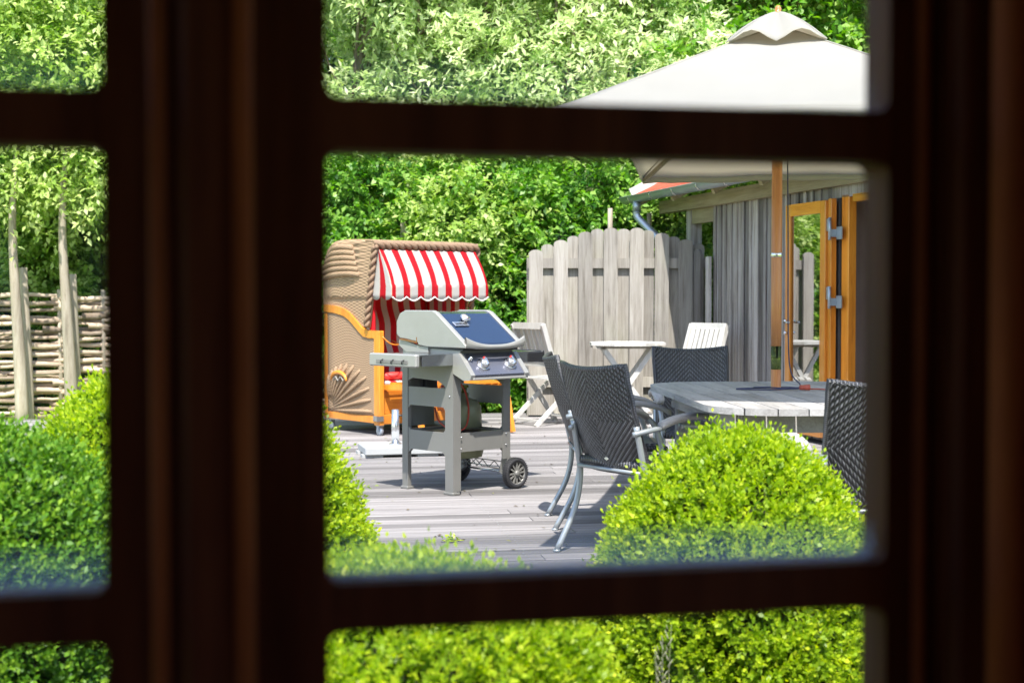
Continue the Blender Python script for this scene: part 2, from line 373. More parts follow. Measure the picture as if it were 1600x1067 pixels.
for row in range(0, 62):
    for k in range(4, 11):
        for dy in (-.036, .036):
            cx_, cy_ = -4.9 + k + random.uniform(-.01, .01), 4.75 + row * pitch + dy + random.uniform(-.006, .006)
            sc_.add([(cx_ + .0042 * math.cos(q * PI / 3), cy_ + .0042 * math.sin(q * PI / 3), .0022) for q in range(6)], [tuple(range(6))])
tag(sc_.build('screw_heads', 'hinge', deck), kind='stuff')
for k in range(12): jb.beam((-4.9 + k, 4.72, -.075), (-4.9 + k, 14.6, -.075), .05, .09)
jb.build('joist', 'beam', deck)
fb = MB(); fb.box((.7, 4.655, -.07), (11.4, .025, .14)); fb.build('edge_board', 'deck', deck)

# ------------------------------------------------------------------ the room with its window
HZ = math.radians(11.7); house = thing('log_house', (0, 1.0, 0), HZ, 'dark wooden room from which one looks out through the window', 'house')
zb, zt = .62, 1.69; xl, xr = -.775, .372
def wall_piece(x0, x1, y0, y1, z0, z1, name, mat='dark'):
    b = MB(); b.box(((x0 + x1) / 2, (y0 + y1) / 2, (z0 + z1) / 2), (x1 - x0, y1 - y0, z1 - z0)); return b.build(name, mat, house)
wb = MB()
for x0, x1, z0, z1 in ((-2.2, xl, -.1, 2.4), (xr, 2.0, -.1, 2.4), (xl, xr, -.1, zb), (xl, xr, zt, 2.4)):
    wb.box(((x0 + x1) / 2, -.045, (z0 + z1) / 2), (x1 - x0, .13, z1 - z0))
wb.build('wall', 'dark', house)
wb = MB()
for y0_, y1_, z0_, z1_ in ((-3.4, -2.4, -.1, 2.4), (-1.3, .02, -.1, 2.4), (-2.4, -1.3, -.1, 1.0), (-2.4, -1.3, 2.0, 2.4)): wb.box((-2.26, (y0_ + y1_) / 2, (z0_ + z1_) / 2), (.12, y1_ - y0_, z1_ - z0_))  # unseen opening added in this wall to light the room
wb.build('wall', 'dark', house)
wb = MB()
for y0_, y1_, z0_, z1_ in ((-3.4, -2.6, -.1, 2.4), (-1.0, .02, -.1, 2.4), (-2.6, -1.0, -.1, .95), (-2.6, -1.0, 2.05, 2.4)): wb.box((2.06, (y0_ + y1_) / 2, (z0_ + z1_) / 2), (.12, y1_ - y0_, z1_ - z0_))  # out-of-view opening on this side too, cut to brighten the window frame
wb.build('wall', 'dark', house); wall_piece(-2.2, 2.0, -3.4, -3.28, -.1, 2.4, 'wall')
wall_piece(-2.2, 2.0, -3.28, -.11, -.1, 0, 'floor', 'plaster'); wall_piece(-2.4, 2.2, -3.5, .06, 2.4, 2.5, 'roof')
# casing round the window on the room side
cb = MB()
for x0, x1, z0, z1 in ((xr - .012, xr + .062, zb - .05, zt + .06), (xl - .062, xl + .012, zb - .05, zt + .06)):
    cb.box(((x0 + x1) / 2, -.124, (z0 + z1) / 2), (x1 - x0, .028, z1 - z0), bev=.006)
cb.box(((xl + xr) / 2, -.124, zt + .03), (xr - xl - .03, .026, .055), bev=.006)
cb.box(((xl + xr) / 2, -.15, zb - .02), (xr - xl + .16, .10, .03), bev=.006)
cb.build('window_casing', 'dark', house)
win = thing('casement_window', (0, 1.0, 0), HZ, 'dark brown casement window with small glazed panes, framing the whole view', 'window')
fr = MB()
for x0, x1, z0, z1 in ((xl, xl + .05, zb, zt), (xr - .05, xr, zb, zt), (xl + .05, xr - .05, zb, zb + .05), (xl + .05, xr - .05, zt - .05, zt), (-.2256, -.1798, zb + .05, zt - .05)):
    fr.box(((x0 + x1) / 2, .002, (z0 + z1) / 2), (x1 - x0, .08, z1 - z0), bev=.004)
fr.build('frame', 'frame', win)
rows = [(.678, .9715), (1.0050, 1.2990), (1.3355, 1.640)]
T = .028
def sash(x0, x1, ox0, ox1, name):
    b = MB(); zz0, zz1 = zb + .05, zt - .05; yc = T / 2 - .006; th = T + .012
    for a, c, d, e in ((x0, ox0, zz0, zz1), (ox1, x1, zz0, zz1)): b.box(((a + c) / 2, yc, (d + e) / 2), (c - a, th, e - d))
    b.box(((ox0 + ox1) / 2, yc, (zz0 + rows[0][0]) / 2), (ox1 - ox0, th, rows[0][0] - zz0))
    b.box(((ox0 + ox1) / 2, yc, (rows[2][1] + zz1) / 2), (ox1 - ox0, th, max(.004, zz1 - rows[2][1])))
    R = .009
    for (r0, r1) in rows:
        for cx, sx in ((ox0, 1), (ox1, -1)):
            for cz, sz in ((r0, 1), (r1, -1)):
                poly = [(cx, cz)] + [(cx + sx * R * (1 - math.cos(t_)), cz + sz * R * (1 - math.sin(t_))) for t_ in [k * PI / 12 for k in range(7)]]
                b.prism(poly, -.012, T, lambda p, q, h: (p, h, q))
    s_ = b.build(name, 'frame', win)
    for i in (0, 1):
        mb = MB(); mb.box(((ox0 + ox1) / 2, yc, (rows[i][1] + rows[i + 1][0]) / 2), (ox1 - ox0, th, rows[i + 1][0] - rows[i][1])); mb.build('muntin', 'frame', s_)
    for (r0, r1) in rows:
        g = MB(); w_, h_ = ox1 - ox0 + .004, r1 - r0 + .004; g.add([(-w_ / 2, 0, -h_ / 2), (w_ / 2, 0, -h_ / 2), (w_ / 2, 0, h_ / 2), (-w_ / 2, 0, h_ / 2)], [(0, 1, 2, 3)])
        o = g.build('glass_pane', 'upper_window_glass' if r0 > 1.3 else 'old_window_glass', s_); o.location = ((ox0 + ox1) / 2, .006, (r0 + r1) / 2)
    return s_
s1 = sash(-.7248, -.2261, -.692, -.2756, 'sash'); s2 = sash(-.1793, .3215, -.1298, .2795, 'sash')
mo = MB()
for x_, r_ in ((-.240, .0055), (-.186, .0065), (.305, .005)):
    mo.tube([(x_, -.040 if x_ < .3 else -.014, zb + .05), (x_, -.040 if x_ < .3 else -.014, zt - .05)], r_, 12)
mo.build('lit_stripe_bead', 'dark', win)  # beads added, paler than the frame, to put lit stripes on it
mo = MB(); mo.tube([(xr - .018, -.052, zb + .0), (xr - .018, -.052, zt)], .014, 16); mo.build('casing_lit_stripe', 'dark', house)  # bead added at the right; its lighter wood stands for a lit stripe

# ------------------------------------------------------------------ grill
GR = math.radians(44); grill = thing('gas_grill', (-.356, 8.60, 0), GR, 'grey two-knob gas barbecue with blue-black lid on the deck', 'grill')
def gpart(mb, name, mat, parent=None, **k): return mb.build(name, mat, parent or grill, **k)
Wd, Dp = .48, .484
def vplate(b, poly, x0, x1): b.prism(poly, x0, x1, lambda p, q, h: (h, p, q))    # poly in (y,z)
# left side
for side, X0, X1 in (('l', 0, .028), ('r', Wd - .028, Wd)):
    if side == 'l':
        for y0, y1 in ((0, .075), (Dp - .055, Dp)):
            b = MB(); vplate(b, [(y0, .012), (y1, .012), (y1, .84), (y0, .84)], X0, X1)
            if y0 == 0: b.box((.045, .006, .43), (.034, .012, .82))
            b.box((X0 + .02, (y0 + y1) / 2, .008), (.06, y1 - y0 + .016, .016), bev=.003); gpart(b, 'leg', 'cart')
    else:
        b = MB(); vplate(b, [(0, .20), (.05, .20), (.05, .84), (0, .84)], X0, X1); b.box((Wd - .044, .006, .50), (.032, .012, .62))
        b.prism([(0, .20), (.05, .20), (.075, .10), (.03, .07), (.0, .12)], X0 + .002, X1 + .006, lambda p, q, h: (h, p, q)); gpart(b, 'leg', 'cart')
        b = MB(); vplate(b, [(Dp - .05, .20), (Dp, .20), (Dp, .84), (Dp - .05, .84)], X0, X1)
        b.prism([(Dp - .05, .20), (Dp, .20), (Dp, .12), (Dp - .03, .07), (Dp - .075, .10)], X0 + .002, X1 + .006, lambda p, q, h: (h, p, q)); gpart(b, 'leg', 'cart')
    y0, y1 = (.075, Dp - .055) if side == 'l' else (.05, Dp - .05)
    b = MB(); xi0, xi1 = X0 + .004, X1 - .004
    # lower rail with rounded lower corners, middle rail, top rail with shallow arch
    vplate(b, [(y0, .255), (y0, .23), (y0 + .03, .255)], xi0, xi1); vplate(b, [(y1, .255), (y1 - .03, .255), (y1, .23)], xi0, xi1)
    vplate(b, [(y0, .255), (y1, .255), (y1, .375), (y0, .375)], xi0, xi1)
    for cy, sy in ((y0, 1), (y1, -1)):
        vplate(b, [(cy, .3752), (cy + sy * .022, .3752), (cy, .397)], xi0, xi1); vplate(b, [(cy, .5298), (cy + sy * .022, .5298), (cy, .508)], xi0, xi1)
    gpart(b, 'lower_panel', 'cart')
    b = MB(); vplate(b, [(y0, .530), (y1, .530), (y1, .645), (y0, .645)], xi0, xi1); gpart(b, 'middle_panel', 'cart')
    b = MB(); vplate(b, [(y0, .655), (y0 + .07, .69), (y1 - .04, .70), (y1, .68), (y1, .84), (y0, .84)], xi0, xi1); gpart(b, 'top_panel', 'cart')
b = MB(); b.box((Wd / 2, .016, .315), (Wd - .12, .014, .115)); gpart(b, 'front_rail', 'cart')
b = MB(); b.box((Wd / 2, Dp - .01, .315), (Wd - .06, .014, .115)); gpart(b, 'back_rail', 'cart')
b = MB(); b.box((Wd / 2, Dp / 2, .352), (Wd - .062, Dp - .05, .012)); gpart(b, 'bottom_shelf', 'black')
b = MB(); b.box((Wd * .30, Dp - .012, .60), (Wd * .45, .008, .42)); gpart(b, 'back_panel', 'cart')
for bx, by, bz in ((.062, -.003, .35), (.062, -.003, .28), (.44, -.003, .35), (.44, -.003, .28)):
    b = MB(); b.lathe([(.0055, 0), (.0055, .003), (.003, .005), (0, .005)], lambda x, y, z, a=bx, c=by, d=bz: (a + x, c - z, d + y), 8); gpart(b, 'bolt', 'chrome')
for by, bz in ((.03, .60), (.03, .80)):
    b = MB(); b.lathe([(.0055, 0), (.0055, .003), (.003, .005), (0, .005)], lambda x, y, z, a=-.001, c=by, d=bz: (a - z, c + x, d + y), 8); gpart(b, 'bolt', 'chrome')
# firebox
b = MB(); vplate(b, [(-.02, .84), (.03, .78), (.42, .78), (.50, .84), (.50, .905), (-.05, .885)], .02, Wd - .02); gpart(b, 'firebox', 'alu')
b = MB(); vplate(b, [(-.075, .878), (.5, .895), (.5, .904), (-.075, .889)], .012, Wd - .012); gpart(b, 'grate_edge', 'black')
# control panel
cheek = [(.0, .86), (-.055, .865), (-.165, .735), (-.155, .705), (-.10, .70), (.0, .74)]
for x0, x1 in ((.0, .028), (Wd - .028, Wd)):
    b = MB(); vplate(b, cheek, x0 - .003, x1 + .003); gpart(b, 'panel_cheek', 'alu')
b = MB(); vplate(b, [(-.02, .858), (-.052, .86), (-.160, .735), (-.150, .712), (-.09, .71), (-.02, .80)], .028, Wd - .028); gpart(b, 'control_panel', 'panel')
b = MB(); b.box((Wd / 2, -.152, .711), (Wd - .04, .022, .014), bev=.003); gpart(b, 'panel_trim', 'alu')
pn = Vector((0, -.756, .654)).normalized(); pt = Vector((0, .654, .756)); px_ = Vector((1, 0, 0))
def onpanel(u, w): return Vector((u, -.106, .7975)) + pt * w     # centre of the sloping face
for kx in (.145, .37):
    c = onpanel(kx, -.008); f3 = lambda x, y, z, c=c: c + px_ * x + pt * y + pn * z
    b = MB(); b.lathe([(.043, -.002), (.043, .004), (.036, .007)], f3, 20); kz = gpart(b, 'knob_ring', 'chrome')
    b = MB(); b.lathe([(.030, .007), (.033, .010), (.031, .030), (.027, .036), (0, .037)], f3, 24); b.box(c + pn * .040, (.010, .050, .012), mat=Matrix((px_, pt, pn)).transposed()); kn = gpart(b, 'knob', 'chrome')
    b = MB(); b.box(c + pn * .036 + pt * .027, (.014, .012, .010), mat=Matrix((px_, pt, pn)).transposed()); gpart(b, 'red_mark', 'red', kn)
c = onpanel(.058, .035); f3 = lambda x, y, z: c + px_ * x + pt * y + pn * z
b = MB(); b.lathe([(.015, 0), (.015, .008), (.011, .010), (.011, .022), (.008, .026), (0, .026)], f3, 14); gpart(b, 'igniter_button', 'chrome')
# lid
capP = [(-.115, .895), (-.118, .912), (-.10, .928), (.155, 1.108), (.19, 1.121), (.45, 1.121), (.505, 1.10), (.535, 1.05), (.535, .97), (.50, .945), (.44, .94), (.335, .925), (.32, .905), (.24, .895)]
inP = [(-.105, .900), (-.09, .925), (.16, 1.100), (.19, 1.112), (.45, 1.112), (.50, 1.09), (.525, 1.05), (.525, .965), (.45, .95), (.3, .91)]
for x0, x1 in ((-.004, .030), (Wd - .030, Wd + .004)):
    b = MB(); vplate(b, capP, x0, x1); b.smooth = [False] * len(b.f); o = gpart(b, 'lid_end', 'alu')
    o.modifiers.new('bevel', 'BEVEL').width = .005
b = MB(); vplate(b, inP, .030, Wd - .030); gpart(b, 'lid', 'enamel')
b = MB(); vplate(b, [(.44, .938), (.50, .943), (.505, .935), (.44, .930), (.335, .917), (.333, .926)], -.006, .002); gpart(b, 'rusty_seam', 'rust')
b = MB(); b.prism([(.334, .925), (.334, .955), (.340, .955), (.342, .925)], -.0055, .0, lambda p, q, h: (h, p, q)); gpart(b, 'rusty_seam', 'rust')
b = MB(); vplate(b, [(.24, .893), (.33, .90), (.44, .925), (.52, .94), (.52, .90), (.45, .86), (.24, .86)], .006, .02); gpart(b, 'firebox_side', 'alu')
b = MB()
def lidtrim(i, j):
    x = -.004 + i * (Wd + .008); e = abs(2 * i - 1) ** 2.6; y = -.128 + .012 * e; z = .905 + .055 * e * .9
    z0 = .895 + .012 * e
    ang = j * 2 * PI; hh = (z - z0) / 2 + .010
    return (x, y - .010 * math.cos(ang), (z + z0) / 2 + hh * math.sin(ang))
b.grid(lidtrim, 24, 10); gpart(b, 'lid_handle', 'alu')
lp = Vector((0, .817, .577)).normalized(); ln_ = Vector((0, -.577, .817)).normalized()
def onlid(u, w): return Vector((u, .035, 1.0125 + .002)) + lp * w
c = onlid(.175, .075); f4 = lambda x, y, z, c=c: c + px_ * x + lp * y + ln_ * z
b = MB(); b.lathe([(.020, 0), (.022, .012), (.032, .014), (.034, .026), (.030, .030), (0, .030)], f4, 22); th = gpart(b, 'thermometer', 'chrome')
b = MB(); b.lathe([(.026, .0305), (0, .0312)], f4, 22); gpart(b, 'dial_face', 'white', th)
b = MB(); b.box(c + ln_ * .0318, (.003, .036, .0008), mat=Matrix((px_, lp, ln_)).transposed()); gpart(b, 'dial_needle', 'red', th)
c2 = onlid(.118, .035); Rl = Matrix((px_, lp, ln_)).transposed()
b = MB(); b.box(c2 + ln_ * .004, (.115, .042, .008), bev=.002, mat=Rl); pl = gpart(b, 'badge_plate', 'chrome')
cu = bpy.data.curves.new('t', 'FONT'); cu.body = 'weber'; cu.size = .038; cu.align_x = 'CENTER'; cu.align_y = 'CENTER'; cu.extrude = .0006
to = bpy.data.objects.new('t', cu); COL.objects.link(to); me = bpy.data.meshes.new_from_object(to); bpy.data.objects.remove(to)
me.name = 'badge_lettering'; me.materials.clear(); me.materials.append(M['black'])
me.transform(Matrix.Translation(c2 + ln_ * .0088) @ Rl.to_4x4()); obj('badge_lettering', me, pl)
# shelves
b = MB(); b.box((-.135, .215, .853), (.27, .43, .010)); b.box((-.125, .004, .823), (.25, .012, .066)); b.box((-.125, .426, .823), (.25, .012, .066)); gpart(b, 'side_shelf', 'steel')
b = MB(); b.box((-.285, .215, .824), (.034, .446, .078), bev=.008); se = gpart(b, 'shelf_end', 'alu')
b = MB(); b.box((-.3035, .215, .815), (.004, .30, .022), bev=.0015); gpart(b, 'shelf_recess', 'cart', se)
for ky in (.10, .20, .30):
    b = MB(); b.tube([(-.302, ky, .826), (-.318, ky, .822), (-.322, ky, .810), (-.318, ky, .802)], .0045, 6); gpart(b, 'tool_hook', 'black', se)
b = MB(); b.box((Wd + .14, .215, .853), (.27, .43, .010)); b.box((Wd + .14, .004, .823), (.28, .012, .066)); b.box((Wd + .14, .426, .823), (.28, .012, .066)); gpart(b, 'side_shelf', 'steel')
b = MB(); b.box((Wd + .29, .215, .824), (.03, .446, .076), bev=.008); gpart(b, 'shelf_end', 'black')
b = MB(); b.box((Wd + .22, -.003, .823), (.14, .006, .058), bev=.003); gpart(b, 'shelf_front_cap', 'black')
# wheels and axle
for wy, sgn in ((-.026, -1), (Dp + .026, 1)):
    wx = Wd + .018
    fx = lambda x, y, z, a=wx, c=wy, g=sgn: (a + x, c + g * z, .097 + y)
    b = MB(); b.lathe([(.070, -.022), (.090, -.022), (.0955, -.016), (.097, 0), (.0955, .016), (.090, .022), (.070, .022), (.072, 0), (.070, -.022)], fx, 40)
    for k in range(40):
        a_ = 2 * PI * k / 40; b.box((wx + .0965 * math.cos(a_), wy, .097 + .0965 * math.sin(a_)), (.006, .040, .004), mat=Matrix.Rotation(-a_ + PI / 2, 3, 'Y'))
    w_ = gpart(b, 'wheel', 'rubber')
    b = MB(); b.lathe([(.018, -.02), (.018, .024), (.010, .028), (0, .028)], fx, 14)
    b.lathe([(.071, -.012), (.074, -.012), (.074, .018), (.066, .018), (.066, -.012), (.071, -.012)], fx, 32)
    for k in range(6):
        a_ = 2 * PI * k / 6 + .3; d_ = Vector((math.cos(a_), 0, math.sin(a_))); q_ = Vector((-math.sin(a_), 0, math.cos(a_)))
        for sg in (-1, 1): b.beam(Vector((wx, wy + sgn * .012, .097)) + d_ * .014 + q_ * .004 * sg, Vector((wx, wy + sgn * .014, .097)) + d_ * .069 + q_ * .016 * sg, .010, .008, up=(0, 1, 0))
    gpart(b, 'hub', 'cart', w_)
b = MB(); b.tube([(Wd + .018, -.02, .097), (Wd + .018, Dp + .02, .097)], .006, 8); b.tube([(Wd - .01, .045, .13), (Wd - .01, Dp - .045, .13)], .004, 6); gpart(b, 'axle', 'chrome')
b = MB(); zz = [(Wd - .02, .07 + k * .055, .165 if k % 2 else .12) for k in range(7)]; b.tube(zz, .0035, 5); b.tube([(Wd - .02, .06, .168), (Wd - .02, Dp - .06, .168)], .0035, 5)
zz = [(.30, .07 + k * .055, .19 if k % 2 else .15) for k in range(7)]; b.tube(zz, .0035, 5)
b.tube([(.30, .07, .15), (Wd - .02, .07, .12)], .0035, 5); b.tube([(.30, .40, .15), (Wd - .02, .40, .12)], .0035, 5); gpart(b, 'wire_cradle', 'cart')
# things inside the cart
b = MB(); b.box((.19, Dp - .05, .62), (.10, .035, .19), bev=.006); rg = gpart(b, 'regulator_box', 'black')
b = MB(); b.box((.30, Dp - .055, .60), (.045, .004, .085)); lb = gpart(b, 'warning_label', 'white')
b = MB(); b.box((.30, Dp - .0585, .632), (.046, .002, .014)); b.box((.30, Dp - .0585, .562), (.046, .002, .010)); b.box((.293, Dp - .0585, .60), (.012, .002, .034)); gpart(b, 'label_print', 'red', lb)
b = MB(); b.tube(smooth_curve([(.25, .25, .70), (.30, .22, .60), (.29, .18, .48), (.24, .16, .385), (.18, .2, .37), (.15, .3, .42), (.20, .40, .50)], 6), .0055, 8); gpart(b, 'gas_hose', 'redrubber')
gas = thing('gas_bottle', Vector((-.356, 8.60, 0)) + Matrix.Rotation(GR, 3, 'Z') @ Vector((.345, .285, .205)), GR, 'olive gas bottle hanging in the wire cradle behind the grill cart', 'gas bottle')
b = MB(); b.lathe([(.09, -.022), (.115, -.015), (.125, .02), (.125, .115), (.123, .12)], n=28); b.build('lower_shell', 'gas', gas)
b = MB(); b.lathe([(.10, .172), (.115, .176), (.11, .30), (.085, .34), (.03, .36), (.03, .39), (0, .39)], n=28); b.build('upper_shell', 'gas', gas)
b = MB(); b.lathe([(.018, .385), (.018, .42), (.03, .422), (.03, .44), (0, .44)], n=14); b.build('valve', 'brass', gas)

# ------------------------------------------------------------------ parasol base behind the grill
pb = thing('parasol_stand', (-.892, 10.85, 0), math.radians(14), 'white slab stand with an empty steel tube, behind the grill', 'parasol stand')
b = MB(); b.box((.05, 0, .05), (.62, .42, .06), bev=.008); b.box((-.2, -.13, .012), (.16, .1, .022)); b.box((.22, -.13, .012), (.16, .1, .022)); b.box((-.2, .13, .012), (.16, .1, .022)); b.box((.22, .13, .012), (.16, .1, .022)); b.build('slab', 'stone', pb)
b = MB(); b.lathe([(.030, .08), (.030, .345), (.026, .345), (.026, .20)], n=20); b.lathe([(.05, .081), (.05, .088), (.03, .09)], n=20); b.build('tube', 'chrome', pb)
b = MB(); b.tube([(.028, 0, .30), (.06, 0, .30)], .008, 8); b.lathe([(.018, .055), (.018, .068), (0, .068)], lambda x, y, z: (z, x, .30 + y), 12); b.build('clamp_screw', 'black', pb)

# ------------------------------------------------------------------ roofed wicker beach chair
SR = math.radians(40); bc = thing('beach_chair', (-1.15, 12.3, 0), SR, 'hooded wicker beach chair with red and white striped awning, orange wooden frame', 'beach chair')
BW = 1.10
def bpart(mb, name, mat, parent=None, **k): return mb.build(name, mat, parent or bc, **k)
top_prof = [(0, .905), (.16, .905), (.24, .915), (.31, .955), (.39, 1.01), (.47, 1.06), (.555, 1.095), (.7, 1.12), (.88, 1.13)]
def interp(pr, x):
    for (a, b_), (c_, d_) in zip(pr[:-1], pr[1:]):
        if a <= x <= c_: return b_ + (d_ - b_) * (x - a) / (c_ - a)
    return pr[-1][1]
for x0, nm in ((0., 'l'), (BW - .045, 'r')):
    sg = -1 if nm == 'l' else 1; xo = x0 if nm == 'l' else x0 + .045
    b = MB(); b.box((x0 + .0225, .035, .50), (.055, .085, .82), bev=.006); post = bpart(b, 'front_post', 'orange')
    b = MB(); b.box((x0 + .0225, .86, .58), (.045, .05, .96), bev=.006); bpart(b, 'rear_post', 'orange')
    b = MB(); b.box((x0 + .0225, .455, .135), (.04, .76, .06), bev=.004); bpart(b, 'bottom_rail', 'orange')
    b = MB(); n = 22
    ys = [.0 + .885 * k / n for k in range(n + 1)]
    poly = [(y, interp(top_prof, y) + .008) for y in ys] + [(y, interp(top_prof, y) - (.058)) for y in reversed(ys)]
    for i in range(n):
        q = [poly[i], poly[i + 1], poly[2 * n - i], poly[2 * n + 1 - i]]; b.prism(q, x0 - .004, x0 + .049, lambda p, z, h: (h, p, z))
    bpart(b, 'curved_arm', 'orange')
    b = MB()
    def side(i, j, x=x0 + .0225 + sg * .006):
        y = .078 + .757 * i; z1 = interp(top_prof, y) - .055; z = .165 + (z1 - .165) * j; return (x, y, z)
    b.grid(side, 24, 20, lambda i, j: (i * .76, j * .9)); pnl = bpart(b, 'wicker_panel', 'wicker', solid=.018)
    if nm == 'l':
        # raised shell of radiating plaited ribs and the carved oval above it
        for k in range(11):
            a_ = math.radians(2 + k * 8.5); d_ = (-math.cos(a_), math.sin(a_)); L = .70 if k < 4 else .70 - (k - 3) * .055
            y0_, z0_ = .83 + d_[0] * .10, .18 + d_[1] * .10; y1_, z1_ = .83 + d_[0] * L, .18 + d_[1] * L
            if y1_ < .09: z1_ = z0_ + (z1_ - z0_) * (y0_ - .09) / (y0_ - y1_); y1_ = .09
            b = MB(); xx = x0 + .010
            pts = [(xx - .010 * math.sin(PI * t_), y0_ + (y1_ - y0_) * t_, z0_ + (z1_ - z0_) * t_) for t_ in [q / 5 for q in range(6)]]
            b.tube(pts, [.005, .009, .013, .016, .018, .014], 8); bpart(b, 'plaited_rib', 'wicker', pnl, uvfn=lambda co: (co.z * 3, co.y))
        b = MB(); arc = [(x0 - .014, .62 + .125 * math.cos(PI * q / 12), .455 + .075 * math.sin(PI * q / 12)) for q in range(13)]; b.tube(arc, [.008 + .012 * math.sin(PI * q / 12) for q in range(13)], 8); bpart(b, 'carved_arch', 'orange', pnl)
        b = MB(); b.tube(smooth_curve([(x0 - .016, .70, .455), (x0 - .02, .66, .49), (x0 - .02, .62, .455), (x0 - .02, .58, .49), (x0 - .016, .54, .455)], 4), .006, 6); bpart(b, 'carved_motif', 'fence', pnl)
b = MB(); b.box((BW / 2, .03, .14), (BW - .11, .04, .085), bev=.004); bpart(b, 'front_rail', 'orangex')
b = MB(); b.box((-.003, -.014, .15), (.075, .012, .045), bev=.002); b.box((-.012, .03, .15), (.01, .08, .045)); bpart(b, 'corner_bracket', 'steel')
b = MB(); b.box((BW / 2, .06, .265), (BW - .1, .018, .16)); b.box((BW / 2, .055, .365), (BW - .1, .03, .035)); bpart(b, 'front_board', 'orangex')
b = MB(); b.box((BW / 2, .45, .395), (BW - .1, .80, .025)); bpart(b, 'seat_board', 'orangex')
b = MB(); b.box((BW / 2, .87, .6), (BW - .1, .018, .9)); b.smooth; bpart(b, 'back_board', 'wicker', uvfn=lambda co: (co.x, co.z))
for cx, cy in ((.04, .05), (BW - .04, .05), (.04, .82), (BW - .04, .82)):
    b = MB(); b.lathe([(.030, -.016), (.040, -.012), (.040, .012), (.030, .016), (0, .016)], lambda x, y, z, a=cx, c=cy: (a + z, c + x, .040 + y), 18); b.box((cx, cy, .083), (.05, .05, .012)); b.beam((cx + .022, cy, .085), (cx + .022, cy, .04), .004, .03); b.beam((cx - .022, cy, .085), (cx - .022, cy, .04), .004, .03); bpart(b, 'caster', 'zinc')
# cushions
def cush(fn, nu, nv, name, uvf): b = MB(); b.grid(fn, nu, nv, uvf); return bpart(b, name, 'cushion', solid=.035)
cush(lambda i, j: (.06 + i * (BW - .12), .10 + j * .50, .445 + .02 * math.sin(PI * j)), 16, 8, 'seat_cushion', lambda i, j: (i * .98, j))
cush(lambda i, j: (.06 + i * (BW - .12), .60 + j * .20 - .03 * math.sin(PI * j * 3) ** 2, .47 + j * .98), 16, 24, 'back_cushion', lambda i, j: (i * .98, j))
b = MB()
for xs in (.052, BW - .052): b.grid(lambda i, j, xs=xs: (xs, .14 + i * .60, .47 + j * (.95 - .25 * i * 0)), 8, 8, lambda i, j: (i * .6, j))
bpart(b, 'side_cushion', 'cushion', solid=.02)
b = MB(); b.tube([(.07, .16, .50), (.35, .15, .51), (BW - .35, .15, .51), (BW - .07, .16, .50)], .035, 12); bpart(b, 'bolster', 'red')
# hood shell
hood = [(.035, 1.635), (.05, 1.675), (.12, 1.693), (.35, 1.705), (.6, 1.705), (.73, 1.685), (.82, 1.63), (.88, 1.53), (.91, 1.38), (.91, 1.15), (.88, .96)]
hp = smooth_curve([(0, a, z) for a, z in hood], 4)
b = MB(); n = len(hp) - 1
b.grid(lambda i, j: ((BW - .03) * i + .015, hp[int(round(j * n))].y, hp[int(round(j * n))].z), 10, n, lambda i, j: (i * 1.1, j * 1.8)); hd = bpart(b, 'hood', 'wicker', solid=.02)
for xs, sg in ((.022, -1), (BW - .022, 1)):
    b = MB()
    low = [(.165 + .72 * k / n, .93) for k in range(n + 1)]; frt = [(.035 + .13 * k / 8, 1.635 - .70 * k / 8) for k in range(9)]
    def hs(i, j, xs=xs, sg=sg):
        p = hp[int(round(i * n))]; q = (.165 + .715 * i, .94); f_ = 1 - j
        fy = .035 + .13 * j; y = p.y + (q[0] - p.y) * j; z = p.z + (q[1] - p.z) * j
        bulge = .018 * abs(math.sin(PI * z / .055)) if (z > 1.36 and y > .28) else 0
        edge = .02 * math.sin(PI * min(1, max(0, i))) * math.sin(PI * min(1, j)) * (1 if z > 1.2 else 0)
        return (xs + sg * (bulge + edge), y, z)
    b.grid(hs, n, 60, lambda i, j: (i * .9, j * .7)); bpart(b, 'hood_side', 'wicker', hd, solid=.012)
# plaited tubes over the upper side of the hood
for k in range(6):
    z = 1.40 + k * .048; ye = .90 - .0 if z < 1.5 else .90 - (z - 1.5) * 1.05; y0_ = .30 + .02 * k
    b = MB(); pts = smooth_curve([(.008, y0_, z), (-.022, y0_ + .15, z + .012), (-.020, (y0_ + ye) / 2 + .1, z + .004), (.006, ye, z - .03)], 4)
    b.tube(pts, .026, 8); bpart(b, 'plaited_roll', 'wicker', hd, uvfn=lambda co: (co.y, co.z * 2))
# braided border round the opening
b = MB()
def braid(p0, p1, r=.028, n=26):
    p0 = Vector(p0); p1 = Vector(p1); d = (p1 - p0); L = d.length; d.normalize(); a = d.orthogonal().normalized(); c = d.cross(a)
    for s_ in range(2):
        pts = []
        for k in range(n * 3 + 1):
            t_ = k / (n * 3); ph_ = t_ * L / .07 * 2 * PI / 2 + s_ * PI; pts.append(p0 + d * L * t_ + (a * math.cos(ph_) + c * math.sin(ph_)) * r * .5)
        b.tube(pts, r * .62, 6)
braid((-.02, .03, 1.655), (BW + .02, .03, 1.655), .036); braid((-.02, .035, 1.64), (-.02, .165, .95)); braid((BW + .02, .035, 1.64), (BW + .02, .165, .95)); bpart(b, 'braided_border', 'braid', hd)
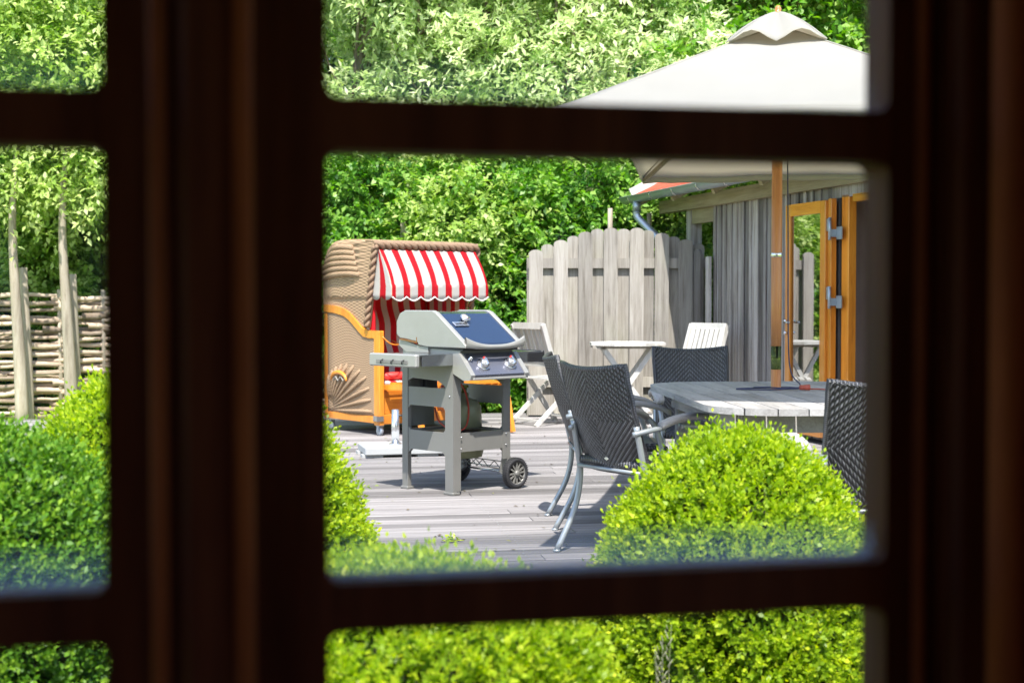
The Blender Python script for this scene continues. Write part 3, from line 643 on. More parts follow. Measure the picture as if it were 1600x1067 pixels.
# awning: front with scallops, and its two gussets
NS = 7
def awn(i, j):
    x = .02 + i * (BW - .04); z = 1.615 - .37 * j ; y = .02 - .19 * math.sin(j * PI / 2 * .95) ; y += .012 * math.sin(i * PI * 2 * NS) * j
    if j > .80: z = 1.615 - .37 * .80 - (j - .80) * .55 - 0; y = .02 - .19 * math.sin(.8 * PI / 2 * .95) - .01
    if j > .97: z -= .034 * abs(math.sin(i * PI * NS))
    return (x, y, z)
b = MB(); b.grid(awn, 84, 30, lambda i, j: (i * NS * .15, j)); aw = bpart(b, 'awning', 'awning', solid=.004)
for x_ in (.02, BW - .02):
    def gus(i, j, x_=x_):
        p = awn(0 if x_ < .5 else 1, j); yb = .05 + .07 * j; y = p[1] + (yb - p[1]) * i; z = p[2] - (.03 * abs(math.sin(i * PI * 2)) if j > .97 else 0) ; return (x_ - (.02 if x_ < .5 else -.02) * i * j, y, z)
    b = MB(); b.grid(gus, 14, 30, lambda i, j: (i * .24 + .05, j)); bpart(b, 'awning_gusset', 'awning', aw, solid=.004)
b = MB()
for q in range(85):
    pass
pts = [Vector(awn(q / 84, 1)) + Vector((0, -.003, -.003)) for q in range(85)]; b.tube(pts, .006, 5); bpart(b, 'awning_piping', 'white', aw)
# pulled out footrests
for x0, x1 in ((.08, .52), (.60, 1.04)):
    b = MB(); yy = -.48
    for xs in (x0, x1): b.beam((xs, .05, .42), (xs, yy, .44), .03, .045); 
    fo = bpart(b, 'footrest_frame', 'orange')
    for k in range(5):
        b = MB(); b.beam((x0 + .016, -.06 - k * .095, .455), (x1 - .016, -.06 - k * .095, .455), .07, .016); bpart(b, 'slat', 'orangex', fo)
    for xs in (x0, x1):
        b = MB(); b.beam((xs, yy + .02, .43), (xs + (.03 if xs == x1 else 0), yy - .04, .01), .035, .045); bpart(b, 'leg', 'orange', fo)
b = MB(); b.tube(smooth_curve([(.03, -.01, .86), (.10, -.03, .80), (.22, .02, .79), (.34, .3, .82)], 5), .006, 6); bpart(b, 'strap', 'orangex')

# ------------------------------------------------------------------ wicker dining armchairs
def make_armchair(label):
    t_ = thing('wicker_armchair', (0, 0, 0), 0, label, 'chair', 'black wicker armchairs round the dining table')
    hw = .225
    def back(i, j):
        s_ = 2 * i - 1; w_ = hw * (.93 + .07 * j); x = s_ * w_
        z = .40 + j * (.475 + .022 * s_ * s_); y = -.205 - .165 * j ** 1.2 + .045 * s_ * s_ - .02 * math.sin(PI * j)
        ph_ = (z - 1.0 * abs(x)) / .027 * 2 * PI; y -= .0022 * math.sin(ph_)
        return (x, y, z)
    b = MB(); b.grid(back, 56, 100, lambda i, j: ((2 * i - 1) * hw, .40 + j * .49 if j < .5 else .40 + (1 - j) * .49 + .0)); bk = b.build('backrest', 'weave', t_, solid=.018)
    b = MB(); ed = [back(0, k / 14) for k in range(15)] + [back(k / 14, 1) for k in range(1, 15)] + [back(1, 1 - k / 14) for k in range(1, 15)]
    b.tube(ed, .0125, 8); b.tube([back(k / 14, 0) for k in range(15)], .0125, 8); b.build('edge_wrap', 'weave', bk, uvfn=lambda co: (co.z, co.x * 2 + co.z))
    b = MB(); cx_, cy_, cz_ = back(.5, .12); b.prism([(-.018, 0), (0, -.009), (.018, 0), (0, .009)], 0, .003, lambda p, q, h: (p, cy_ - .012 - h, cz_ + q)); b.build('badge', 'chrome', bk)
    def seat(i, j):
        s_ = 2 * i - 1; y = -.205 + .44 * j; x = s_ * (.215 + .02 * j); z = .425 - .015 * math.sin(PI * j) * (1 - s_ * s_) + .01 * s_ * s_
        if j > .9: z -= (j - .9) * .2
        return (x, y, z)
    b = MB(); b.grid(seat, 30, 30, lambda i, j: ((2 * i - 1) * .22, j * .44)); st_ = b.build('seat', 'weave', t_, solid=.022)
    b = MB(); b.tube([seat(0, 0), seat(1, 0)], .021, 10); b.tube([seat(0, 1), seat(.5, 1), seat(1, 1)], .019, 10); b.tube([seat(0, 0), seat(0, 1)], .017, 8); b.tube([seat(1, 0), seat(1, 1)], .017, 8)
    b.build('seat_wrap', 'weave', st_, uvfn=lambda co: (co.y * 2, co.x * 1.5))
    for s_ in (-1, 1):
        b = MB(); b.tube(smooth_curve([(s_ * .222, -.255, .62), (s_ * .226, -.225, .48), (s_ * .230, -.205, .36), (s_ * .235, -.235, .20), (s_ * .245, -.335, .008)], 6), .0145, 10); b.lathe([(.017, 0), (.017, .012), (0, .012)], lambda x, y, z, s_=s_: (s_ * .245 + x, -.337 + y, z), 10); b.build('leg', 'chairmetal', t_)
        b = MB(); b.tube(smooth_curve([(s_ * .255, .265, .008), (s_ * .250, .235, .22), (s_ * .250, .215, .42), (s_ * .258, .17, .55), (s_ * .262, .09, .605), (s_ * .258, -.02, .615)], 6), .0145, 10)
        b.tube([(s_ * .215, .21, .41), (s_ * .25, .213, .41)], .010, 8); b.tube([(s_ * .20, -.19, .41), (s_ * .232, -.21, .41)], .010, 8); b.build('leg', 'chairmetal', t_)
        b = MB(); b.tube(smooth_curve([(s_ * .222, -.275, .585), (s_ * .245, -.20, .60), (s_ * .257, -.12, .612)], 4), .013, 8); b.build('arm_bracket', 'chairmetal', t_)
        ap = smooth_curve([(s_ * .257, -.14, .620), (s_ * .262, -.05, .645), (s_ * .268, .07, .655), (s_ * .272, .19, .635), (s_ * .272, .26, .605)], 5)
        b = MB(); n_ = len(ap); vs = []; 
        for k, p in enumerate(ap):
            w_ = .026 + .008 * math.sin(PI * k / (n_ - 1)); e_ = .75 if k in (0, n_ - 1) else 1
            vs += [p + Vector((-w_ * e_, 0, .006)), p + Vector((-w_ * .6 * e_, 0, .017)), p + Vector((w_ * .6 * e_, 0, .017)), p + Vector((w_ * e_, 0, .006)), p + Vector((w_ * .85 * e_, 0, -.012)), p + Vector((-w_ * .85 * e_, 0, -.012))]
        fs = [(k * 6 + q, k * 6 + (q + 1) % 6, (k + 1) * 6 + (q + 1) % 6, (k + 1) * 6 + q) for k in range(n_ - 1) for q in range(6)] + [tuple(range(6)), tuple((n_ - 1) * 6 + q for q in range(5, -1, -1))]
        b.add(vs, fs, True); b.build('armrest', 'teak', t_)
    b = MB(); b.tube([(-.228, -.22, .405), (.228, -.22, .405)], .009, 8); b.build('stretcher', 'chairmetal', t_)
    b = MB(); b.tube([(-.25, .215, .405), (.25, .215, .405)], .009, 8); b.build('stretcher', 'chairmetal', t_)
    return t_
chA = make_armchair('nearest black wicker armchair, seen from behind, beside the right box bush')
chairs = [(chA, (.628, 6.70), -53, None),
          (None, (.545, 7.57), -87, 'black wicker armchair half hidden behind the nearest one, its back edge-on'),
          (None, (1.10, 8.33), 183, 'black wicker armchair at the far side of the dining table, facing the window'),
          (None, (1.36, 5.50), 3, 'black wicker armchair with its back to the window, cut off by the right stile')]
for o, (x, y), a, lab in chairs:
    if o is None: o = copy_tree(chA); o['label'] = lab
    o.location = (x, y, 0); o.rotation_euler = (0, 0, math.radians(a))

# ------------------------------------------------------------------ dining table
TB = math.radians(4); tb = thing('dining_table', (1.345, 6.80, 0), TB, 'large silvered teak dining table under the parasol', 'table')
hx, hy, cr = .575, .96, .30
def outline(hx, hy, cr, n=6):
    pts = []
    for sx, sy, a0 in ((1, 1, 0), (-1, 1, 90), (-1, -1, 180), (1, -1, 270)):
        for k in range(n + 1):
            a_ = math.radians(a0 + 90 * k / n); pts.append((sx * (hx - cr) + cr * math.cos(a_), sy * (hy - cr) + cr * math.sin(a_)))
    return pts
def clip(poly, axis, val, keep_less):
    out = []
    for k in range(len(poly)):
        p, q = poly[k], poly[(k + 1) % len(poly)]; ip = (p[axis] <= val) == keep_less; iq = (q[axis] <= val) == keep_less
        if ip: out.append(p)
        if ip != iq:
            t_ = (val - p[axis]) / (q[axis] - p[axis]); out.append((p[0] + (q[0] - p[0]) * t_, p[1] + (q[1] - p[1]) * t_))
    return out
ol = outline(hx, hy, cr); nsl = 9
for k in range(nsl):
    a = -hx + 2 * hx * k / nsl; c = a + 2 * hx / nsl
    for y0, y1 in ((-hy - .1, -.003), (.003, hy + .1)):
        q = clip(clip(ol, 0, a + .003, False), 0, c - .003, True); q = clip(clip(q, 1, y0, False), 1, y1, True)
        if len(q) > 2:
            b = MB(); b.prism(q, .714, .742 + random.uniform(0, .0012), lambda p, r_, h: (p, r_, h)); b.build('slat', 'teak', tb)
b = MB()
for s_ in (-1, 1): b.box((s_ * .44, 0, .668), (.028, 1.45, .085)); b.box((0, s_ * .74, .668), (.85, .028, .085))
b.box((0, 0, .69), (.86, .07, .04)); b.build('apron', 'teak', tb)
for sx in (-1, 1):
    for sy in (-1, 1):
        b = MB(); b.box((sx * .40, sy * .70, .354), (.07, .07, .705), bev=.005); b.build('leg', 'teak', tb)
# ------------------------------------------------------------------ parasol
um = thing('parasol', (1.31, 7.05, 0), 0, 'large rectangular cream canvas parasol with wooden pole above the dining table', 'parasol')
CA, CB = Vector((-1.15, -1.43)), Vector((-.505, 1.77)); cs = [CA, CB, -CA, -CB]
cs = [c.normalized() * 1.835 for c in cs]
H0, AL = 1.935, 2.5375
b = MB()
for q in range(4):
    c0, c1 = cs[q], cs[(q + 1) % 4]; long_ = (c1 - c0).length > 2.4
    def pan(i, j, c0=c0, c1=c1, long_=long_):
        e = c0.lerp(c1, i); s_ = math.sin(PI * i); e = e * (1 - (.085 if long_ else .05) * s_ * (1 - j)); f_ = 1 - j * .90
        z = H0 + (AL - H0) * j * .90 + (.05 if long_ else .0) * s_ * (1 - j) ** 2 - .025 * s_ * math.sin(PI * j)
        z += .006 * math.sin(i * 17 + j * 9) * math.sin(j * 14 + i * 5) * (1 - j) + .008 * math.sin(i * 40) * (abs(2 * i - 1) ** 3) * (1 - j)
        return (e.x * f_, e.y * f_, z)
    b.grid(pan, 40, 16)
    b.grid(lambda i, j, pan=pan: (pan(i, 0)[0], pan(i, 0)[1], pan(i, 0)[2] - .035 * j), 20, 1)
cv = b.build('canopy', 'canvas', um, solid=.003)
b = MB()
for q in range(4):
    c0, c1 = cs[q] * .27, cs[(q + 1) % 4] * .27
    def cap(i, j, c0=c0, c1=c1):
        e = c0.lerp(c1, i); f_ = (1 - j); s_ = math.sin(PI * i)
        z = 2.386 + (.055 if q in (0, 3) else .04) * abs(math.sin(PI * i * 2)) ** 1.5 * (1 - j) + (2.60 - 2.386) * (1 - (1 - j) ** 1.35)
        return (e.x * f_, e.y * f_, z)
    b.grid(cap, 12, 8)
b.build('vent_cap', 'canvas', cv, solid=.003)
b = MB()
for q in range(4):
    b.tube([(cs[q].x * f_, cs[q].y * f_, H0 + (AL - H0) * (1 - f_) + .002) for f_ in (1, .75, .5, .25, .1)], .0045, 5)
    b.tube([(cs[q].x * (1 - j_) * .27, cs[q].y * (1 - j_) * .27, 2.386 + (2.60 - 2.386) * (1 - (1 - j_) ** 1.35) + .002) for j_ in (0, .25, .5, .75, 1)], .004, 5)
b.build('seam', 'canvas', cv)
b = MB(); b.lathe([(.026, 2.59), (.028, 2.60), (.014, 2.606), (.017, 2.62), (.009, 2.634), (0, 2.637)], n=14); b.build('finial', 'pole', um)
b = MB(); b.lathe([(.026, .96), (.0265, 1.16), (.026, 2.59)], n=18); b.build('upper_pole', 'pole', um)
b = MB(); b.lathe([(.028, 1.40), (.0295, 1.403), (.0295, 1.418), (.028, 1.421)], n=18); b.build('pole_ring', 'chrome', um)
b = MB(); b.lathe([(.0255, .845), (.0255, .96)], n=18); b.lathe([(.0255, .90), (.0255, 1.06), (.0268, 1.06)], n=18); b.build('sleeve', 'brass', um)
b = MB(); b.lathe([(.025, .08), (.025, .87)], n=18); b.build('lower_pole', 'pole', um)
b = MB(); b.lathe([(.24, .0), (.25, .01), (.25, .05), (.23, .06), (.04, .065), (.035, .30)], n=26); b.build('foot', 'cart', um)
b = MB(); b.lathe([(.05, 2.40), (.055, 2.41), (.055, 2.45), (.05, 2.46)], n=16); b.lathe([(.045, 1.92), (.05, 1.93), (.05, 1.97), (.045, 1.98)], n=16); b.build('hub', 'pole', um)
pts = smooth_curve([(.17, .05, .750), (.02, .09, .748), (-.16, .03, .748), (-.19, -.03, .748), (-.06, -.07, .748), (.06, -.04, .750), (.12, -.01, .752), (.05, .02, .754), (-.10, .05, .752), (-.04, -.02, .756), (.09, -.06, .752), (.115, -.03, .77), (.075, .0, .83), (.062, .01, 1.0), (.058, .01, 1.5), (.05, .0, 2.0)], 5)
b = MB(); b.tube(pts, .0035, 6); cord = b.build('cord', 'rope', um)
b = MB(); b.tube([(.10, -.09, .760), (.15, -.085, .760)], [.012, .015], 10); b.tube([(.15, -.085, .752), (.20, -.05, .750), (.23, -.10, .750)], .0035, 6); b.build('bead', 'redbead', cord)
mids = [(cs[k] + cs[(k + 1) % 4]) / 2 for k in range(4)]
for q, c in enumerate(cs + mids):
    k_ = 1 if q < 4 else .93
    b = MB(); b.beam((0, 0, 2.40), (c.x * k_ * .985, c.y * k_ * .985, H0 - .02 + (0 if q < 4 else .0)), .016, .024); rb = b.build('rib', 'beam', um)
    b = MB(); b.beam((0, 0, 1.95), (c.x * .5, c.y * .5, 2.175), .014, .020); b.build('strut', 'beam', rb)

# ------------------------------------------------------------------ small folding table and white folding chairs
ft = thing('folding_table', (1.10, 13.55, 0), 0, 'small round-topped folding table with crossed legs before the plank fence', 'table')
oc = [(.38 * math.cos(math.radians(22.5 + 45 * k)), .38 * math.sin(math.radians(22.5 + 45 * k))) for k in range(8)]
for k in range(6):
    a = -.38 + .76 * k / 6; q = clip(clip(oc, 1, a + .003, False), 1, a + .76 / 6 - .003, True)
    b = MB(); b.prism(q, .748, .775, lambda p, r_, h: (p, r_, h)); b.build('slat', 'whitechair', ft)
for yy in (-.17, .17):
    for s_ in (-1, 1):
        b = MB(); b.beam((s_ * -.25, yy + s_ * .012, .745), (s_ * .27, yy + s_ * .012, 0), .022, .045, up=(1, 0, 0)); b.build('leg', 'whitechair', ft)
b = MB()
for x_, z_ in ((-.24, .72), (.24, .72), (.2, .12), (-.2, .12)): b.beam((x_, -.18, z_), (x_, .18, z_), .04, .02)
b.beam((-.34, -.17, .735), (.34, -.17, .735), .02, .03); b.beam((-.34, .17, .735), (.34, .17, .735), .02, .03); b.build('crossbar', 'fence', ft)
def make_folding(label):
    t_ = thing('folding_chair', (0, 0, 0), 0, label, 'chair', 'white slatted folding chairs at the small table')
    # local: faces +y.  rails from the front feet up to the top of the back
    for s_ in (-1, 1):
        b = MB(); b.beam((s_ * .225, .26, 0), (s_ * .225, -.10, .46), .024, .045, up=(0, 1, 0)); b.beam((s_ * .225, -.095, .45), (s_ * .225, -.27, .95), .024, .05, up=(0, 1, 0)); b.build('leg', 'whitechair', t_)
        b = MB(); b.beam((s_ * .195, -.33, 0), (s_ * .195, .20, .43), .022, .04, up=(0, 1, 0)); b.build('leg', 'whitechair', t_)
    b = MB(); b.beam((-.22, -.265, .935), (.22, -.265, .935), .028, .06); b.beam((-.22, -.14, .57), (.22, -.14, .57), .022, .04); b.build('back_rail', 'whitechair', t_)
    for k in range(7):
        x = -.18 + k * .06; b = MB(); b.beam((x, -.145, .58), (x, -.258, .92), .042, .012, up=(0, 1, 0)); b.build('back_slat', 'whitechair', t_)
    for k in range(7):
        y = -.16 + k * .062; b = MB(); b.beam((-.215, y, .44), (.215, y, .44), .046, .016); b.build('seat_slat', 'whitechair', t_)
    b = MB(); b.beam((-.19, -.28, .05), (.19, -.28, .05), .03, .02); b.beam((-.22, .22, .06), (.22, .22, .06), .03, .02); b.build('crossbar', 'whitechair', t_)
    return t_
f1 = make_folding('white slatted folding chair beside the left end of the plank fence'); f1.location = (.36, 13.55, 0); f1.rotation_euler = (0, 0, math.radians(-52))
f2 = copy_tree(f1); f2['label'] = 'white slatted folding chair between the small table and the barn wall'; f2.location = (1.62, 13.05, 0); f2.rotation_euler = (0, 0, math.radians(128))

# ------------------------------------------------------------------ plank fence with arched top
pf = thing('plank_fence', (.17, 14.32, 0), 0, 'weathered plank fence with rounded board tops rising to an arch', 'fence')
tops = [389, 380, 374, 367, 361, 356, 355, 356, 355, 358, 363, 368, 373, 379]
for k, ty in enumerate(tops):
    front = k % 2 == 0; w_ = .142 if front else .125; x = .065 + k * .1262; z1 = 1.2 + (465 - ty) * 14.3 / 2222 - .01
    yb = -.035 if front else .045
    nseg = 8; r = w_ / 2
    b = MB(); poly = [(-r, .02), (r, .02), (r, z1 - r * .6)] + [(r * math.cos(PI * q / nseg), z1 - r * .6 + r * .6 * math.sin(PI * q / nseg)) for q in range(1, nseg)] + [(-r, z1 - r * .6)]
    b.prism(poly, -.011, .011, lambda p, q, h: (p, h, q)); o = b.build('plank', 'fence', pf); o.location = (x, yb, 0); o.rotation_euler = (random.uniform(-.004, .004), random.uniform(-.006, .006), random.uniform(-.02, .02))
for z_ in (1.545, .35): b = MB(); b.box((.885, .005, z_), (1.80, .045, .10)); b.build('rail', 'fence', pf)
for x_ in (.02, 1.74): b = MB(); b.box((x_, .10, .8), (.08, .08, 1.6)); b.build('post', 'fence', pf)

# ------------------------------------------------------------------ barn
BA = math.atan2(-.966, .26); barn = thing('barn', (1.79, 14.6, 0), BA, 'grey board-clad barn with red tiled roof and orange-framed glass door', 'barn')
# local: x along the wall towards the camera, y into the barn
def brpart(mb, name, mat, parent=None, **k): return mb.build(name, mat, parent or barn, **k)
for x0_, y0_ in ((0.05, .06), (.05, 2.2), (.05, 4.2)): b = MB(); b.box((x0_, y0_, 1.02), (.12, .12, 2.2)); brpart(b, 'post', 'barn')
b = MB(); b.box((.62, .62, 1.0), (.14, .12, 2.2)); brpart(b, 'post', 'bark')
x = .75; k = 0
while x < 7.6:
    w_ = random.uniform(.11, .19)
    if 3.24 < x + w_ / 2 < 4.75 or (x < 3.24 < x + w_): x += .05; continue
    b = MB(); b.box((w_ / 2, .012, 1.10), (w_, .022, 2.16)); o = brpart(b, 'board', 'barn'); o.location = (x, random.uniform(-.004, .004), 0)
    b = MB(); b.box((0, -.008, 1.10), (random.uniform(.04, .065), .016, 2.15), bev=.003); o = brpart(b, 'batten', 'barn'); o.location = (x, random.uniform(-.003, .003), 0)
    x += w_ + .004
b = MB(); b.box((.12 + .31, .03, 2.02), (.58, .06, .15)); brpart(b, 'lintel', 'beam')
b = MB(); b.box((3.5, -.02, 2.155), (8.2, .10, .13)); brpart(b, 'eaves_beam', 'beam')
b = MB(); b.box((4.0, .02, 2.05), (1.8, .05, .10)); brpart(b, 'door_lintel', 'barn')
b = MB(); b.box((.78, 2.2, 1.1), (.05, 4.2, 2.2)); b.box((7.6, 2.2, 1.1), (.05, 4.2, 2.2)); b.box((4.2, 4.3, 1.1), (6.8, .05, 2.2)); brpart(b, 'wall', 'barn')
b = MB(); b.box((5.3, 1.25, 1.1), (.04, 2.4, 2.2)); b.box((3.0, 1.25, 1.1), (.04, 2.4, 2.2)); b.box((4.15, 2.3, 1.1), (2.2, .04, 2.2)); brpart(b, 'inner_wall', 'inside')
b = MB(); b.box((4.2, 2.2, 2.19), (6.7, 4.1, .03)); brpart(b, 'ceiling', 'inside')
# roof: pantile sheet as real waves
rp = math.tan(math.radians(27)); x_a, x_b = -.80, 7.9
b = MB(); nx = 460
def roof(i, j):
    x = x_a + (x_b - x_a) * i; y = -.30 + 2.5 * j; st = (j * 9) % 1
    return (x, y, 2.275 + (y + .30) * rp + .022 * abs(math.sin(PI * i * (x_b - x_a) / .20)) - .012 * st)
b.grid(roof, nx, 27); o = tag(brpart(b, 'roof_tiles', 'tile', solid=.012), kind='stuff')
b = MB(); b.grid(lambda i, j: (x_a + (x_b - x_a) * i, 4.7 - 2.5 * j, 2.275 + 2.5 * rp * j + .01), 2, 2); brpart(b, 'back_roof', 'tile', solid=.02)
b = MB(); b.beam((x_a - .012, -.31, 2.305), (x_a - .012, 2.2, 2.305 + 2.5 * rp), .03, .12); brpart(b, 'verge_board', 'verge')
b = MB(); b.grid(lambda i, j: (x_a + .03 + (x_b - x_a - .05) * i, -.22 + 2.3 * j, 2.225 + (.08 + 2.3 * j) * rp), 2, 2); brpart(b, 'roof_deck', 'beam', solid=.02)
for k in range(9):
    b = MB(); xr_ = x_a + .06 + k * 1.03; b.beam((xr_, -.28, 2.195), (xr_, 2.2, 2.195 + 2.48 * rp), .06, .07); brpart(b, 'rafter', 'beam')
# gutter
b = MB(); b.grid(lambda i, j: (x_a - .06 + (x_b - x_a + .1) * i, -.36 + .062 * math.cos(PI + PI * j), 2.262 + .062 * math.sin(PI + PI * j)), 2, 12); gt = brpart(b, 'gutter', 'zinc', solid=.004)
b = MB(); b.tube([(x_a - .06, -.425, 2.264), (x_b, -.425, 2.264)], .010, 8); brpart(b, 'gutter_bead', 'zinc', gt)
b = MB(); b.prism([(-.36 + .062 * math.cos(PI + PI * q / 10), 2.262 + .062 * math.sin(PI + PI * q / 10)) for q in range(11)], x_a - .064, x_a - .060, lambda p, q, h: (h, p, q)); brpart(b, 'gutter_end', 'zinc', gt)
for k in range(12):
    b = MB(); xg = x_a + .18 + k * .62; b.grid(lambda i, j, xg=xg: (xg + .028 * i, -.36 + .067 * math.cos(PI + PI * j), 2.262 + .067 * math.sin(PI + PI * j)), 1, 12); brpart(b, 'gutter_bracket', 'chrome', gt, solid=.003)
b = MB(); b.tube([(-.50, -.36, 2.21), (-.50, -.36, 2.10)], .044, 14); b.tube(smooth_curve([(-.50, -.36, 2.11), (-.49, -.35, 2.04), (-.30, -.22, 1.84), (-.08, -.07, 1.62), (-.04, -.04, 1.52), (-.04, -.04, .1)], 4), .040, 14); brpart(b, 'downpipe', 'zinc')
# leaning off-cuts against the wall beside the fence
lb_ = thing('leaning_board', (1.79 + .26 * .48 - .07, 14.6 - .966 * .48 - .02, 0), BA, 'round-topped grey board standing between the fence and the barn wall', 'board')
b = MB(); r = .085; poly = [(-r, 0), (r, 0), (r, 1.62)] + [(r * math.cos(PI * q / 8), 1.62 + r * .7 * math.sin(PI * q / 8)) for q in range(1, 8)] + [(-r, 1.62)]
b.prism(poly, -.012, .012, lambda p, q, h: (p, h, q)); b.build('plank', 'barn', lb_)
lb2 = MB(); lb2.box((0, 0, .80), (.10, .022, 1.6)); o = lb2.build('leaning_board', 'barn'); o.location = (1.79 + .26 * .72 - .06, 14.6 - .966 * .72 - .016, 0); o.rotation_euler = (0, 0, BA); tag(o, 'shorter square-topped grey board standing against the barn wall', 'board')
# door: leaf folded back against the wall
dl = MB(); D0, D1, yo = 2.48, 3.20, -.075
for x0_, x1_, z0_, z1_ in ((D0, D0 + .09, .06, 1.985), (D1 - .09, D1, .06, 1.985)): dl.box(((x0_ + x1_) / 2, yo, (z0_ + z1_) / 2), (x1_ - x0_, .055, z1_ - z0_), bev=.005)
door = brpart(dl, 'door', 'orange')
for z0_, z1_ in ((1.885, 1.985), (.06, .24)): b = MB(); b.box(((D0 + D1) / 2, yo, (z0_ + z1_) / 2), (D1 - D0 - .18, .053, z1_ - z0_)); brpart(b, 'door_rail', 'orangex', door)
b = MB(); b.box(((D0 + D1) / 2, yo - .004, 1.0625), (D1 - D0 - .18, .008, 1.645)); brpart(b, 'glass', 'doorglass', door)
b = MB()
for z_ in (1.0, .90): b.tube([(D0 + .045, yo - .028, z_), (D0 + .045, yo - .058, z_)], .013, 10)
b.tube([(D0 + .045, yo - .055, .99), (D0 + .14, yo - .055, .99)], .009, 8); brpart(b, 'handle', 'chrome', door)
for x0_, x1_ in ((3.295, 3.41), (4.62, 4.74)): b = MB(); b.box(((x0_ + x1_) / 2, .03, 1.02), (x1_ - x0_, .07, 2.0), bev=.004); brpart(b, 'door_jamb', 'orange')
b = MB(); b.box((4.045, .03, 1.985), (1.15, .07, .06)); brpart(b, 'door_head', 'orangex')
b = MB(); b.box((3.232, -.055, 1.02), (.055, .05, 1.95), bev=.004); brpart(b, 'door_edge', 'orange')
for z_ in (1.75, 1.20):
    b = MB(); b.tube([(3.275, -.10, z_ - .09), (3.275, -.10, z_ + .09)], .013, 10); b.box((3.225, -.085, z_ + .035), (.075, .008, .10)); b.box((3.335, -.046, z_ - .035), (.09, .008, .10)); b.box((3.292, -.075, z_ - .035), (.008, .06, .06)); brpart(b, 'hinge', 'hinge')
b = MB(); b.box((5.275, .35, 1.2), (.012, .085, .16)); brpart(b, 'light_switch', 'graypost')

# ------------------------------------------------------------------ stakes and wattle fence
def stake(x, y, h, lean, lab, r=.055):
    b = MB(); pts = [(0, 0, -.2), (lean * .3, .01, h * .35), (lean * .6, -.01, h * .7), (lean, 0, h)]; b.tube(smooth_curve(pts, 3), [r * (1 - .25 * k / 9) for k in range(10)], 9)
    o = b.build('wooden_stake', 'stake'); o.location = (x, y, -.1); tag(o, lab, 'post', 'pale wooden stakes of the old fence'); return o
def Xp(px, y): return (px - 800) / 2222 * y
stake(Xp(44, 15.3), 15.3, 1.62, -.05, 'shorter pale stake close behind the leftmost tall one', .06)
stake(Xp(118, 15.3), 15.3, 1.55, -.03, 'shorter pale stake close behind the second tall one', .06)
stake(Xp(628, 16), 16, 2.25, .02, 'thin stake rising behind the hood of the beach chair', .045)
stake(Xp(876, 16), 16, 2.15, .0, 'thin stake in the leaves behind the left end of the plank fence', .04)
stake(Xp(953, 15.2), 15.2, 2.25, .0, 'thin stake rising just behind the middle of the plank fence', .035)
stake(Xp(1014, 15.2), 15.2, 2.20, .0, 'thin stake behind the plank fence near the downpipe', .035)
wf = thing('wattle_fence', (-7.8, 15.5, 0), 0, 'low woven wattle fence of grey branches at the far side of the lawn', 'fence')
for k in range(11): b = MB(); b.tube([(k * .48, 0, -.2), (k * .48 + random.uniform(-.02, .02), 0, 1.25 + random.uniform(-.08, .08))], .028, 7); b.build('upright', 'stake', wf)
for c in range(28):
    z = -.10 + c * .0475; x = random.uniform(-.6, 0)
    while x < 5.0:
        L = random.uniform(1.1, 2.3); r = random.uniform(.024, .042); n_ = max(4, int(L / .12)); pts = []; dz = random.uniform(-.03, .03); bl = random.uniform(-.025, .035)
        for q in range(n_ + 1):
            xx = x + L * q / n_; pts.append((xx, .045 * math.sin(PI * xx / .48 + (c % 2) * PI), z + dz * q / n_ + bl * math.sin(PI * q / n_) + random.uniform(-.008, .008)))
        b = MB(); b.tube(pts, [r * (1 - .45 * q / n_) for q in range(n_ + 1)], 6); b.build('rod', 'rod', wf); x += L * random.uniform(.75, .95)

